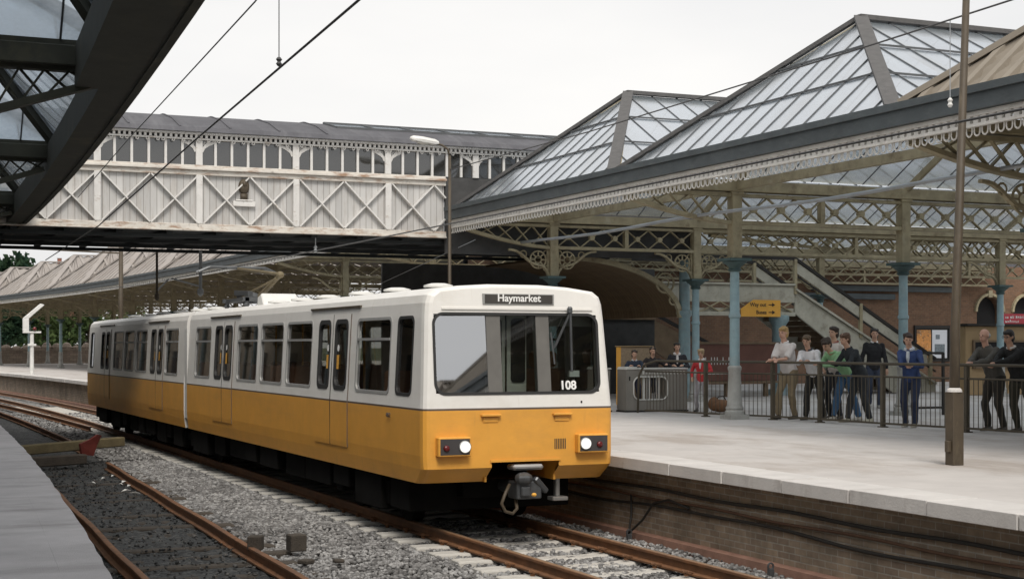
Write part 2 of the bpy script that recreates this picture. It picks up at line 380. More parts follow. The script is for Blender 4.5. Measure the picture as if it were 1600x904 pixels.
mt['stonewall'] = M_brick('rubble stone', (.30,.24,.19), (.21,.165,.13), (.12,.10,.08), 'xz', dirt=(.10,.09,.07), dirt_amt=.4, bw=.5, bh=.22)
mt['paper'] = M('litter paper', (.75,.74,.70), .8)
mt['redbrick'] = M_brick('chimney brick', (.36,.11,.07), (.28,.08,.05), (.25,.2,.17), 'xz')
mt['skin'] = M('skin', (.50,.30,.21), .55, var=.06)
mt['eye'] = M('eye', (.03,.025,.02), .3)
mt['lip'] = M('lip', (.33,.12,.10), .5)

# ------------------------------------------------------------------ world, sun, camera
w = bpy.data.worlds.new('World'); scene.world = w; w.use_nodes = True
nt = w.node_tree; nt.nodes.clear()
SUN_EL, SUN_AZ = R(50), R(196)          # azimuth measured clockwise from +Y
sky = nt.nodes.new('ShaderNodeTexSky'); sky.sky_type = 'NISHITA'; sky.sun_disc = False
sky.sun_elevation = SUN_EL; sky.sun_rotation = SUN_AZ; sky.dust_density = 4; sky.air_density = 1; sky.ozone_density = 1
hs = nt.nodes.new('ShaderNodeHueSaturation'); hs.inputs['Saturation'].default_value = .25
nt.links.new(sky.outputs[0], hs.inputs['Color'])
tcw = nt.nodes.new('ShaderNodeTexCoord')
mpw = nt.nodes.new('ShaderNodeMapping'); mpw.inputs['Scale'].default_value = (1.2,1.2,3.5)
nt.links.new(tcw.outputs['Generated'], mpw.inputs['Vector'])
cl = nt.nodes.new('ShaderNodeTexNoise'); cl.inputs['Scale'].default_value = 1.6; cl.inputs['Detail'].default_value = 5
nt.links.new(mpw.outputs[0], cl.inputs['Vector'])
cr = nt.nodes.new('ShaderNodeValToRGB')
cr.color_ramp.elements[0].position = .3; cr.color_ramp.elements[0].color = (6.9,6.9,6.95,1)
cr.color_ramp.elements[1].position = .7; cr.color_ramp.elements[1].color = (8.7,8.5,8.2,1)
nt.links.new(cl.outputs['Fac'], cr.inputs[0])
mxw = nt.nodes.new('ShaderNodeMix'); mxw.data_type = 'RGBA'; mxw.inputs[0].default_value = .82
nt.links.new(hs.outputs[0], mxw.inputs[6]); nt.links.new(cr.outputs[0], mxw.inputs[7])
bg = nt.nodes.new('ShaderNodeBackground'); bg.inputs[1].default_value = .099
nt.links.new(mxw.outputs[2], bg.inputs[0])
ow = nt.nodes.new('ShaderNodeOutputWorld'); nt.links.new(bg.outputs[0], ow.inputs[0])
sl = bpy.data.lights.new('sun', 'SUN'); sl.energy = 1.8; sl.angle = R(22); sl.color = (1,.94,.86)
so = bpy.data.objects.new('sun', sl); COL.objects.link(so)
dvec = Vector((math.sin(SUN_AZ)*math.cos(SUN_EL), math.cos(SUN_AZ)*math.cos(SUN_EL), math.sin(SUN_EL)))
so.rotation_euler = dvec.to_track_quat('Z', 'Y').to_euler(); so.location = dvec*60
cam = bpy.data.cameras.new('camera'); co = bpy.data.objects.new('camera', cam); COL.objects.link(co)
co.location = (0, 0, 2.35); co.rotation_euler = (R(90), 0, R(-23.45))
cam.lens = 54; cam.sensor_width = 36; cam.shift_y = 88/1600; cam.clip_start = .1; cam.clip_end = 3000
scene.camera = co
scene.view_settings.view_transform = 'Standard'; scene.view_settings.look = 'None'; scene.view_settings.gamma = 1
scene.view_settings.exposure = 0.42; scene.view_settings.use_curve_mapping = False

# ------------------------------------------------------------------ alignment of the curve beyond the station
def bend(s): return -(max(0, s-46))**2/1000.0
def eL(s):   # near (left) platform edge
    return 0.72 + .0925*s - .00098*s*s if s < 44 else .72+.0925*44-.00098*44*44+bend(s)
def rR(s):   # right hand rail of the siding
    return 3.70 + .0355*s if s < 40 else 5.12 + bend(s)

def sheet(fn_pts, name, mat, parent=None):
    """strip of quads through pairs of points"""
    b = MB()
    for (a0, a1), (b0, b1) in zip(fn_pts[:-1], fn_pts[1:]): b.quad(a0, a1, b1, b0)
    me = b.build(name, mat, parent, recalc=False)
    return me
SS = [-14 + 2*i for i in range(80)]     # stations along the line
# ground to the horizon
g = MB(); g.quad((-900,-600,-.42), (1200,-600,-.42), (1200,1800,-.42), (-900,1800,-.42))
tag(g.build('ground', mt['grass'], recalc=False), kind='structure')
# ballast bed: gently uneven grid
def grid_bed(name, mat, f0, f1, s0, s1, nx, ny, z, amp, seed):
    rs = np.random.RandomState(seed); b = MB(); vs = []; fs = []
    for j in range(ny+1):
        s = s0+(s1-s0)*j/ny
        for i in range(nx+1):
            t = i/nx; o = f0(s)*(1-t)+f1(s)*t
            vs.append((o, s, z + amp*(rs.rand()-.5)))
    for j in range(ny):
        for i in range(nx):
            a = j*(nx+1)+i; fs.append((a, a+1, a+nx+2, a+nx+1))
    b.add(vs, fs); o = b.build(name, mat, recalc=False, smooth=True)
    return o
tag(grid_bed('ballast_bed', mt['ballast'], lambda s: rR(s)+.16, lambda s: 9.60+bend(s), -12, 150, 30, 500, -.225, .05, 1), kind='structure')
tag(grid_bed('cinder_bed', mt['cinder'], lambda s: eL(s)-.3, lambda s: rR(s)+.20, -12, 150, 26, 400, -.15, .05, 2), kind='structure')

# platforms
def platform(name, edge, far, side, top, wall, s_range, cop_w, over, foot=None, z1=ZP, cop='coping'):
    p = bpy.data.objects.new(name, None); COL.objects.link(p); p['kind'] = 'structure'
    sg = side
    pts = [((edge(s)+sg*(cop_w+(.01 if cop == 'coping' else 0)), s, z1), (far, s, z1)) for s in s_range]
    sheet(pts, 'surface', top, p)
    b = MB()   # coping stones with joints
    st = 1.22 if cop == 'coping' else .37; s = s_range[0]; e_prev = 0; edge_j = random.Random(2)
    while s < s_range[-1]-st:
        e0, e1 = edge(s+.008), edge(s+st-.008)
        plain = cop != 'coping'; jz = random.uniform(-.004, .006); jo = random.uniform(-.012, .012)
        if plain:
            jz = -.004; jo = 0; e_next = e_prev*.55+edge_j.uniform(-.011, .011); e0, e1 = edge(s)+e_prev, edge(s+st)+e_next; e_prev = e_next
        q_ = 0 if plain else .008; vs = [(e0+jo, s+q_), (e1+jo, s+st-q_), (edge(s+st)+sg*cop_w, s+st-q_), (edge(s)+sg*cop_w, s+q_)]
        b.add([(x, y, z1-.14) for x, y in vs]+[(x, y, z1+jz+.004) for x, y in vs],
              [(0,1,2,3),(4,5,6,7),(0,1,5,4),(1,2,6,5),(2,3,7,6),(3,0,4,7)])
        s += st
    b.build('coping', mt[cop], p, bevel=0 if cop != 'coping' else .006)
    pts = [((edge(s)+sg*over, s, z1-.10), (edge(s)+sg*over, s, -.6)) for s in s_range]
    sheet(pts, 'retaining_wall', wall, p)
    if foot:
        b = MB()
        for a, c in zip(s_range[:-1], s_range[1:]):
            x0, x1 = edge(a)+sg*(over-.10), edge(c)+sg*(over-.10)
            b.add([(x0,a,-.5),(x1,c,-.5),(x1+sg*.2,c,-.5),(x0+sg*.2,a,-.5),(x0,a,-.08),(x1,c,-.08),(x1+sg*.2,c,-.05),(x0+sg*.2,a,-.05)],
                  [(0,1,2,3),(4,5,6,7),(0,1,5,4),(2,3,7,6)])
        b.build('footing', foot, p)
    return p
eR = lambda s: 9.26+bend(s)
platform('far_platform', eR, 75, 1, mt['tarmac'], mt['pbrick'], SS, .62, .26, mt['footing'])
platform('near_platform', eL, -30, -1, mt['tarmac_old'], mt['pbrick'], SS[:32], .30, .12, cop='tarmac_old')

# ------------------------------------------------------------------ tracks
def rail_mesh(b, fo, s0, s1, step, z=0.0, h=.15):
    n = int((s1-s0)/step); prof = [(-.065,-h),(.065,-h),(.065,-h+.02),(.012,-h+.035),(.012,-.04),(.036,-.03),(.036,-.006),(.028,0),(-.028,0),(-.036,-.006),(-.036,-.03),(-.012,-.04),(-.012,-h+.035),(-.065,-h+.02)]
    k = len(prof); vs = []; fs = []; ms = []
    for i in range(n+1):
        s = s0+(s1-s0)*i/n
        for (x, zz) in prof: vs.append((fo(s)+x, s, z+zz))
    for i in range(n):
        for j in range(k):
            fs.append((i*k+j, i*k+(j+1) % k, (i+1)*k+(j+1) % k, (i+1)*k+j)); ms.append(1 if j == 7 else 0)
    c = len(b.v); b.v += vs
    for f, mm in zip(fs, ms): b.f.append([q+c for q in f]); b.m.append(mm)
tr = thing('railway_track', 'main running track with concrete sleepers under the yellow and white train', 'railway track')
for sg in (-1, 1):
    b = MB(); rail_mesh(b, lambda s: TC+sg*.755+bend(s), -8, 150, 1.5)
    b.build('rail', [mt['rust'], mt['railtop']], tr, autos=40)
b = MB()
prof = [(-.15,-.40),(.15,-.40),(.14,-.165),(.115,-.15),(-.115,-.15),(-.14,-.165)]
rings = []
for x, dz in ((-1.25,0),(-1.2,.0),(-.95,.0),(-.45,-.035),(.45,-.035),(.95,.0),(1.2,0),(1.25,0)):
    rings.append([(x, y, zz+(dz if zz > -.3 else 0)) for y, zz in prof])
b.loft(rings)
sl0 = b.build('sleeper', mt['concrete'], tr, bevel=.012)
clips = []
for sg in (-1, 1):
    for q in (-1, 1):
        b = MB()
        b.lathe((sg*.755+q*.105, 0, -.155), [(.028,0),(.028,.03),(.018,.045)], 8)
        b.tube([(sg*.755+q*.05,-.05,-.115),(sg*.755+q*.12,-.055,-.10),(sg*.755+q*.14,0,-.11),(sg*.755+q*.12,.055,-.10),(sg*.755+q*.05,.05,-.115)], .012, 5)
        clips.append(b.build('rail_clip', mt['rust'], sl0))
sls = [sl0]
y = 6.2; first = True
while y < 66:
    if first: o = sl0; first = False
    else:
        o = sl0.copy(); COL.objects.link(o); o.parent = tr
        if y < 24:
            for c0 in clips:
                c = c0.copy(); COL.objects.link(c); c.parent = o
    o.location = (TC+bend(y)+random.uniform(-.02,.02), y, random.uniform(-.008,.004)); o.rotation_euler = (0, 0, random.uniform(-.012,.012))
    y += .70
sd = thing('railway_track', 'rusty old siding track sunk in dark cinders beside the near platform', 'railway track')
for off in (0, -1.5):
    b = MB(); rail_mesh(b, lambda s: rR(s)+off+.012*math.sin(s*1.3), -8, 31.5 if off == 0 else 34, .8, z=.02)
    b.build('rail', [mt['rust'], mt['rust']], sd, autos=40)
    b = MB(); rail_mesh(b, lambda s: rR(s)+off, 36, 140, 1.6, z=.02)
    b.build('rail', [mt['rust'], mt['rust']], sd, autos=40)
b = MB(); b.bx(-1.3, 1.3, -.13, .13, -.3, -.125)
s0 = b.build('sleeper', mt['timber'], sd, bevel=.02)
y = 8.; first = True
while y < 33:
    o = s0
    if not first:
        o = s0.copy(); COL.objects.link(o); o.parent = sd
    first = False
    o.location = (rR(y)-.75+random.uniform(-.05,.05), y, random.uniform(-.045,.0)); o.rotation_euler = (random.uniform(-.02,.02), random.uniform(-.02,.02), random.uniform(-.04,.04))
    y += .78
jt = thing('railway_track', 'turnout rail curving across between the main track and the old siding', 'railway track')
b = MB(); rail_mesh(b, lambda s: 6.55-.022*(s-46) + bend(s), 46, 130, 2); b.build('rail', [mt['rust'], mt['railtop']], jt, autos=40)

# loose ballast stones
ICO_V = []; t_ = (1+5**.5)/2
for a in (-1, 1):
    for c in (-t_, t_): ICO_V += [(a,c,0),(0,a,c),(c,0,a)]
_bm = bmesh.new(); bmesh.ops.create_icosphere(_bm, subdivisions=1, radius=1)
IV = np.array([v.co[:] for v in _bm.verts]); IF = np.array([[v.index for v in f.verts] for f in _bm.faces]); _bm.free()
def stones(name, mat, pts, sizes, seed):
    rs = np.random.RandomState(seed); n = len(pts); k = len(IV)
    V = np.repeat(IV[None], n, 0)*(1+.45*(rs.rand(n, k, 1)-.5))
    sc_ = np.stack([.6+.8*rs.rand(n), .6+.8*rs.rand(n), .45+.45*rs.rand(n)], 1)*sizes[:, None]
    V = V*sc_[:, None, :]
    a = rs.rand(n)*6.283; ca, sa = np.cos(a), np.sin(a)
    tl = (rs.rand(n)-.5)*1.2; ct, st = np.cos(tl), np.sin(tl)
    x = V[:, :, 0]; y_ = V[:, :, 1]*ct[:, None]-V[:, :, 2]*st[:, None]; z_ = V[:, :, 1]*st[:, None]+V[:, :, 2]*ct[:, None]
    V = np.stack([x*ca[:, None]-y_*sa[:, None], x*sa[:, None]+y_*ca[:, None], z_], 2) + pts[:, None, :]
    Fs = (IF[None]+(np.arange(n)*k)[:, None, None]).reshape(-1)
    me = bpy.data.meshes.new(name); me.vertices.add(n*k); me.vertices.foreach_set('co', V.reshape(-1))
    nf = n*len(IF); me.loops.add(nf*3); me.loops.foreach_set('vertex_index', Fs.astype(np.int32))
    me.polygons.add(nf); me.polygons.foreach_set('loop_start', np.arange(0, nf*3, 3, dtype=np.int32))
    me.materials.append(mat); me.update(); me.validate()
    o = bpy.data.objects.new(name, me); COL.objects.link(o); return o
def scatter(rs, n, s0, s1, f0, f1, zf, smin, smax):
    s = s0+(s1-s0)*rs.rand(n); t = rs.rand(n)
    a = np.array([f0(q) for q in s]); c = np.array([f1(q) for q in s]); o = a+(c-a)*t
    sz = smin+(smax-smin)*rs.rand(n)**1.5
    z = np.array([zf(q, r_) for q, r_ in zip(o, s)])+.02*rs.rand(n)
    return np.stack([o, s, z], 1), sz
rs = np.random.RandomState(5)
def zb(o, s):
    d = abs(o-TC-bend(s))
    return -.215 if d < 1.30 else -.185
A = scatter(rs, 21000, 8.5, 21, lambda s: rR(s)+.25, lambda s: 9.58, zb, .022, .042)
B = scatter(rs, 13000, 21, 34, lambda s: rR(s)+.25, lambda s: 7.2, zb, .028, .05)
C_ = scatter(rs, 6000, 34, 60, lambda s: rR(s)+.3, lambda s: 9.5+bend(s), zb, .04, .065)
P = np.concatenate([A[0], B[0], C_[0]]); S_ = np.concatenate([A[1], B[1], C_[1]])
tag(stones('ballast_stones', mt['stone'], P, S_, 3), 'loose pale grey crushed stone ballast around the sleepers', 'ballast', kind='stuff')
A = scatter(rs, 3000, 9, 34, lambda s: eL(s)-.1, lambda s: rR(s)+.3, lambda o, s: -.135, .010, .028)
tag(stones('cinder_stones', mt['cinderstone'], A[0], A[1], 4), 'dark oily cinders and grit between the siding rails', 'cinders', kind='stuff')

# ------------------------------------------------------------------ station canopies (ridge and furrow roofs on lattice girders)
def canopy(name, label, tf, lines, us, depth, roof, iron, detail=True, eave_s0=None, loc=(0,0,0), eaves='valance', brackets=None, skip=()):
    root = thing(name, label, 'station canopy', loc=loc)
    B = lambda mb, nm, m, par=root, **k: mb.build(nm, m, par, tf=tf, **k)
    U0 = us[0]
    for li, s in enumerate(lines):
        for ui, u in enumerate(us):
            if li in skip: continue
            # round column with flared foot
            b = MB()
            b.bx(u-.21, u+.21, s-.21, s+.21, ZP-.02, ZP+.09)
            b.lathe((u, s, ZP), [(.195,.09),(.195,.15),(.17,.18),(.185,.22),(.155,.27),(.14,.5),(.122,.95),(.138,.98),(.138,1.03),(.115,1.06)], 14)
            c1 = B(b, 'column_foot', mt['colgrey'], smooth=False, autos=35)
            b = MB(); b.lathe((u, s, ZP), [(.102,1.06),(.098,2.0),(.118,2.02),(.118,2.07),(.098,2.10),(.09,3.0)], 14)
            col_ = B(b, 'column', mt['column'], autos=35)
            b = MB(); b.lathe((u, s, ZP), [(.105,2.92),(.14,2.95),(.11,2.98),(.13,3.02),(.24,3.10),(.24,3.12)], 12)
            b.bx(u-.25, u+.25, s-.25, s+.25, ZP+3.125, ZP+3.18)
            B(b, 'capital', mt['capital'], col_, autos=35)
            b = MB(); b.bx(u-.11, u+.11, s-.11, s+.11, ZP+3.18, 5.62); b.bx(u-.14, u+.14, s-.14, s+.14, 5.34, 5.44)
            B(b, 'column_post', iron, bevel=.012)
            # scrolled spandrel brackets either side
            for q in (-1, 1):
                if q == 1 and ui == len(us)-1: continue
                if brackets is not None and li not in brackets: continue
                b = MB(); pts = []
                for t in np.linspace(0, 1, 13):
                    x = .12 + 1.08*t**1.25; z = 4.10 + .62*(t**.8) + .05*math.sin(t*3*PI)
                    pts.append((u+q*x, s, min(z, 4.74)))
                b.path(pts, .10, .055, up=(0,1,0)) if False else None
                for p_, q_ in zip(pts[:-1], pts[1:]): b.bar(p_, q_, .05, .09, up=(0,1,0))
                b.ring((u+q*.40, s, 4.49), .215, .022, n=16, k=5)
                if detail:
                    b.ring((u+q*.40, s, 4.49), .09, .018, n=12, k=4)
                    for k in range(8):
                        a = k*PI/4; b.bar((u+q*.40+.09*math.cos(a), s, 4.49+.09*math.sin(a)), (u+q*.40+.21*math.cos(a), s, 4.49+.21*math.sin(a)), .03, .03, up=(0,1,0))
                    b.ring((u+q*.80, s, 4.62), .085, .018, n=10, k=4)
                    b.ring((u+q*.19, s, 4.66), .06, .016, n=10, k=4)
                    b.ring((u+q*.19, s, 4.28), .06, .016, n=10, k=4)
                b.bar((u+q*.14, s, 4.1), (u+q*.14, s, 4.76), .04, .06, up=(0,1,0))
                B(b, 'spandrel_bracket', iron)
        # transverse lattice girder
        ends = us + [depth]
        for ui, (a, c) in enumerate(zip(ends[:-1], ends[1:])):
            b = MB(); a1, c1 = a+.11, c-(.11 if ui < len(us)-1 else 0)
            n = max(2, int(round((c1-a1)/.66))); w_ = (c1-a1)/n
            b.bx(a1, c1, s-.09, s+.09, 4.755, 4.83); b.bx(a1, c1, s-.09, s+.09, 5.30, 5.365)
            for i in range(n):
                x0, x1 = a1+i*w_, a1+(i+1)*w_
                b.bar((x0, s-.025, 4.82), (x1, s-.025, 5.31), .075, .022, up=(0,1,0)) if False else b.bar((x0, s-.022, 4.82), (x1, s-.022, 5.31), .022, .075, up=(0,1,0))
                b.bar((x0, s+.022, 5.31), (x1, s+.022, 4.82), .022, .075, up=(0,1,0))
                if detail: b.cyl(((x0+x1)/2, s-.06, 5.065), ((x0+x1)/2, s+.06, 5.065), .07, 8)
            if n > 4: b.bx((a1+c1)/2-.05, (a1+c1)/2+.05, s-.07, s+.07, 4.82, 5.31)
            B(b, 'lattice_girder', iron)
        # cantilever to the eaves, lower chord rising in a curve
        deep = eaves == 'soffit'
        b = MB(); n = max(5, int(U0/(.29 if deep else .5))); ue = .30 if deep else .25; xs = [U0-.11-(U0-.11-ue)*i/n for i in range(n+1)]
        zl = lambda x: (5.25-.33*(x-.30)) if deep else 4.79 + .50*((U0-.11-x)/(U0-.11))**1.5
        zt_ = 5.37 if deep else 5.32
        if deep: b.bar((xs[0], s, 5.565), (.20, s, 5.565), .24, .21); b.bar((xs[0], s, 5.385), (.20, s, 5.385), .14, .05)
        else: b.bar((xs[0], s, 5.335), (.10, s, 5.335), .16, .07)
        bw_ = .06 if deep else .075
        for x0, x1 in zip(xs[:-1], xs[1:]):
            b.bar((x0, s, zl(x0)), (x1, s, zl(x1)), .16, .075)
            b.bar((x0, s-.02, zl(x0)), (x1, s-.02, zt_), .022, bw_, up=(0,1,0)); b.bar((x0, s+.02, zt_), (x1, s+.02, zl(x1)), .022, bw_, up=(0,1,0))
        B(b, 'cantilever_girder', iron)
        # deep valley gutter beam along the furrow
        b = MB(); b.bx(.12, depth, s-.17, s+.17, 5.40, 5.61)
        B(b, 'valley_beam', iron, bevel=.01)
    for ui, u in enumerate(us):
        b = MB()
        for s0, s1 in zip(lines[:-1], lines[1:]):
            b.bx(u-.06, u+.06, s0+.18, s1-.18, 5.43, 5.59)
        if ui == 0: B(b, 'eaves_beam', iron)
    # roofs, one hipped bay between each pair of valleys
    AP, ZR, ZE = 2.55, 7.95, 5.66
    for bi, (s0, s1) in enumerate(zip(lines[:-1], lines[1:])):
        kind = roof[bi]; sm = (s0+s1)/2; a0, a1 = s0+.1, s1-.1
        up0 = .02
        b = MB()
        if kind == 'glass':
            b.add([(up0,a0,ZE),(up0,a1,ZE),(AP,sm,ZR)], [(0,1,2)])
            b.add([(up0,a0,ZE),(AP,sm,ZR),(depth,sm,ZR),(depth,a0,ZE)], [(0,1,2,3)])
            b.add([(up0,a1,ZE),(AP,sm,ZR),(depth,sm,ZR),(depth,a1,ZE)], [(0,1,2,3)])
            ro = B(b, 'glazed_roof', mt['glazing'], recalc=False)
            b = MB()
            step = .56 if detail else .8
            n = int((a1-a0)/step)
            for i in range(1, n):          # hip face bars
                s = a0+(a1-a0)*i/n; f = 1-abs(s-sm)/((a1-a0)/2)
                b.bar((up0, s, ZE+.006), (up0+(AP-up0)*f, s, ZE+.006+(ZR-ZE)*f), .022, .024)
            for f in (.36, .68):
                b.bar((up0+(AP-up0)*f, a0+(sm-a0)*f, ZE+.03+(ZR-ZE)*f), (up0+(AP-up0)*f, a1+(sm-a1)*f, ZE+.03+(ZR-ZE)*f), .028, .03)
            n = int((depth-up0)/(step*1.12))
            for i in range(1, n+1):
                u = up0+(depth-up0)*i/n-.02; f = min(1, (u-up0)/(AP-up0))
                for se in (a0, a1):
                    b.bar((u, se, ZE+.006), (u, se+(sm-se)*f, ZE+.006+(ZR-ZE)*f), .022, .024)
            for f in (.36, .68):
                for se in (a0, a1):
                    b.bar((up0+(AP-up0)*f, se+(sm-se)*f, ZE+.03+(ZR-ZE)*f), (depth, se+(sm-se)*f, ZE+.03+(ZR-ZE)*f), .028, .03)
            B(b, 'glazing_bars', mt['bars'], ro)
            b = MB(); dn = Vector((0,0,1))
            b.bar((up0, a0, ZE+.06), (AP, sm, ZR+.07), .23, .06); b.bar((up0, a1, ZE+.06), (AP, sm, ZR+.07), .12, .07)
            b.bar((AP-.05, sm, ZR+.06), (depth, sm, ZR+.06), .16, .08)
            B(b, 'hip_flashing', mt['lead'], ro)
            b = MB()      # principal rafters under the glass
            for se in (a0, a1):
                b.bar((up0+.1, se, ZE-.07), (AP, sm, ZR-.09), .10, .13)
                for u in us: b.bar((u, se, ZE-.07), (u, sm, ZR-.09), .08, .12)
            b.bar((AP, sm, ZR-.09), (depth, sm, ZR-.09), .10, .12)
            B(b, 'rafters', iron, ro)
        else:
            m = mt['corr'] if kind == 'corr' else mt['corrpink']
            def corr(P0, P1, Q0, Q1, nrm):   # sheet from eave edge P0-P1 to top edge Q0-Q1 with real corrugations
                P0, P1, Q0, Q1 = map(Vector, (P0, P1, Q0, Q1)); L = (P1-P0).length; n = max(4, int(L/(.34 if detail else .5)))*2
                nv = Vector(nrm); vs = []
                for i in range(n+1):
                    h = nv*(.06 if i % 2 else -.03)
                    vs.append(P0.lerp(P1, i/n)+h); vs.append(Q0.lerp(Q1, i/n)+h)
                b.add(vs, [(2*i, 2*i+2, 2*i+3, 2*i+1) for i in range(n)])
            corr((up0,a0,ZE), (up0,a1,ZE), (AP,sm,ZR), (AP,sm+.01,ZR), (-.6,0,.8))
            for se, ny in ((a0, -1), (a1, 1)):
                corr((up0,se,ZE), (AP,se,ZE), (AP,sm,ZR), (AP+.01,sm,ZR), (0,ny*.5,.86))
                corr((AP,se,ZE), (depth,se,ZE), (AP,sm,ZR), (depth,sm,ZR), (0,ny*.5,.86))
            ro = B(b, 'sheeted_roof', m, recalc=False)
            b = MB(); step = .42 if detail else .9; n = int((a1-a0)/step)
            for i in range(1, n):
                s = a0+(a1-a0)*i/n; f = 1-abs(s-sm)/((a1-a0)/2)
                b.bar((up0, s, ZE+.05), (up0+(AP-up0)*f, s, ZE+.05+(ZR-ZE)*f), .13, .10)
            n = int((depth-up0)/step)
            for i in range(1, n+1):
                u = up0+(depth-up0)*i/n-.02; f = min(1, (u-up0)/(AP-up0))
                for se in (a0, a1): b.bar((u, se, ZE+.05), (u, se+(sm-se)*f, ZE+.05+(ZR-ZE)*f), .13, .10)
            B(b, 'roof_ribs', m, ro)
            b = MB()
            b.bar((up0, a0, ZE+.07), (AP, sm, ZR+.08), .28, .08); b.bar((up0, a1, ZE+.07), (AP, sm, ZR+.08), .28, .08)
            b.bar((AP-.05, sm, ZR+.08), (depth, sm, ZR+.08), .30, .08)
            B(b, 'ridge_capping', m, ro)
            b = MB()
            for se in (a0, a1):
                for u in us: b.bar((u, se, ZE-.07), (u, sm, ZR-.09), .08, .12)
            B(b, 'rafters', iron, ro)
    # eaves gutter and pierced valance, bay by bay so they can follow the bend
    b = MB(); g2 = MB(); v = MB()
    bays = list(zip(lines[:-1], lines[1:]))
    if eaves is None: return root
    if eaves == 'soffit':
        for s0, s1 in bays:
            for k in range(4):
                a_, c_ = s0+(s1-s0)*k/4, s0+(s1-s0)*(k+1)/4
                g2.bx(-.16, -.08, a_, c_, 5.18, 5.67); w_ = .50 if 6 < (s0+s1)/2 < 14 else .26; g2.bx(-.08, w_, a_, c_, 5.20, 5.26); g2.bx(w_-.08, w_, a_, c_, 5.26, 5.62); g2.bx(-.24, -.16, a_, c_, 5.56, 5.68)
        B(g2, 'boxed_gutter', iron)
        return root
    for s0, s1 in bays:
        g2.bx(-.18, -.02, s0, s1, 5.39, 5.67); g2.bx(-.23, -.18, s0, s1, 5.60, 5.70); g2.bx(-.02, .14, s0, s1, 5.40, 5.47)
    B(g2, 'gutter', mt['gutter'])
    for s0, s1 in bays:
        v.bx(-.09, -.03, s0, s1, 5.325, 5.385); v.bx(-.10, -.02, s0, s1, 5.185, 5.225)
        if detail:
            n = int((s1-s0)/.15)
            for i in range(n):
                s = s0+(s1-s0)*(i+.5)/n
                v.bx(-.075, -.035, s-.048, s+.048, 5.225, 5.325)
                pts = [(-.047, s-.055, 5.185)]+[(-.047, s-.055*math.cos(t), 5.125-.055*math.sin(t)) for t in np.linspace(0, PI, 6)]+[(-.047, s+.055, 5.185)]
                v.tube(pts, .013, 4)
        else:
            n = int((s1-s0)/.4)
            for i in range(n):
                s = s0+(s1-s0)*(i+.5)/n; v.bx(-.075, -.035, s-.14, s+.14, 5.225, 5.325)
    B(v, 'valance', mt['valance'])
    return root

lines_R = [-16.8, -8.2, .4, 9.0, 17.6, 26.2, 34.75]
tfR = lambda p: (13.5+p[0], p[1], p[2])
canopy('station_canopy', 'large glazed hip roofed canopy on blue grey columns over the right hand platform', tfR, lines_R,
       [2.68, 6.78, 16.8], 24.0, ['corr','corr','corr','corr','glass','glass'], mt['olive'], True, loc=(16.2, 9, ZP), brackets=(4, 6))
tfB = lambda p: (20.75+p[0], p[1], p[2])
canopy('station_canopy', 'inner glazed canopy behind the footbridge stairs in front of the brick station wall', tfB, [35.25, 43.6, 49.7],
       [9.55], 22.0, ['glass','glass'], mt['olive'], True, loc=(30, 43, ZP), eaves=None, skip=(0, 2), brackets=(1,))
tfL = lambda p: (eL(p[1])+.70-p[0], p[1], p[2]-.18)
canopy('station_canopy', 'dark sooty canopy close overhead at the upper left above the near platform', tfL, [-16.6, -8.3, 0.0, 8.2, 16.4, 24.6, 32.8, 41.2, 49.8, 58.4, 67.0, 75.6, 84.2],  # bays past the footbridge are unseen, added for dark window reflections
       [2.9, 9.5], 13.0, ['glass']*6+['corr']*6, mt['blackiron'], True, loc=(-1.5, 9, ZP), eaves='soffit')
nb = thing('station_building', 'added unseen brick wall behind the near platform, darkening reflections in the train windows', 'station building', loc=(-9, 30, ZP))  # out of view, added so the train's side windows reflect dark
b = MB(); b.bx(-11, -9, -14, 150, ZP, 6.2); b.build('wall', mt['pbrick'], nb)
b = MB()
for i in range(24): b.bx(-8.995, -8.93, -10+i*6.4, -8.4+i*6.4, ZP+.9, 3.6)
b.build('dark_panels', mt['voidb'], nb)
tfF = lambda p: (13.5+p[0]+bend(p[1]), p[1], p[2])
canopy('station_canopy', 'distant canopy with pinkish sheeted roofs beyond the footbridge', tfF, [43.4+8.6*i for i in range(11)],
       [2.68, 8.5], 15.0, ['glass']+['pink']*9, mt['olive'], False, loc=(13.5, 60, ZP))

# ------------------------------------------------------------------ covered footbridge
FB0, FB1 = 35.0, 41.2
fb = thing('footbridge', 'white weathered covered footbridge with lattice sides spanning over the tracks', 'footbridge', loc=(5, 38, 0))
posts = [5.13+2.27*i for i in range(-5, 5)]
XL, XR, XE = -8.0, 13.40, 20.6
b = MB(); b.bx(XL, XR, FB0+.06, FB0+.10, 5.12, 6.30); b.build('boarded_side', mt['bplank'], fb)
b = MB(); b.bx(XL, XR, FB1-.10, FB1-.06, 5.12, 6.30); b.build('boarded_side', mt['bplank'], fb)
b = MB(); b.bx(XL, XR+.02, FB0-.05, FB0+.12, 5.00, 5.13); b.bx(XL, XR+.02, FB0-.10, FB0+.02, 4.965, 5.0)
b.build('bottom_chord', mt['bchord'], fb, bevel=.01)
b = MB(); b.bx(XL, XR+.02, FB0-.03, FB0+.14, 6.24, 6.35); b.bx(XL, XR+.02, FB0-.10, FB0+.14, 6.35, 6.41); b.bx(XL, XR+.02, FB0-.02, FB0+.12, 6.41, 6.47)
b.build('top_chord', mt['bchord'], fb, bevel=.01)
for x in posts:
    if x > XR: continue
    b = MB(); b.bx(x-.075, x+.075, FB0-.055, FB0+.06, 5.13, 6.24); b.build('lattice_post', mt['bwhite'], fb, bevel=.01)
b = MB()
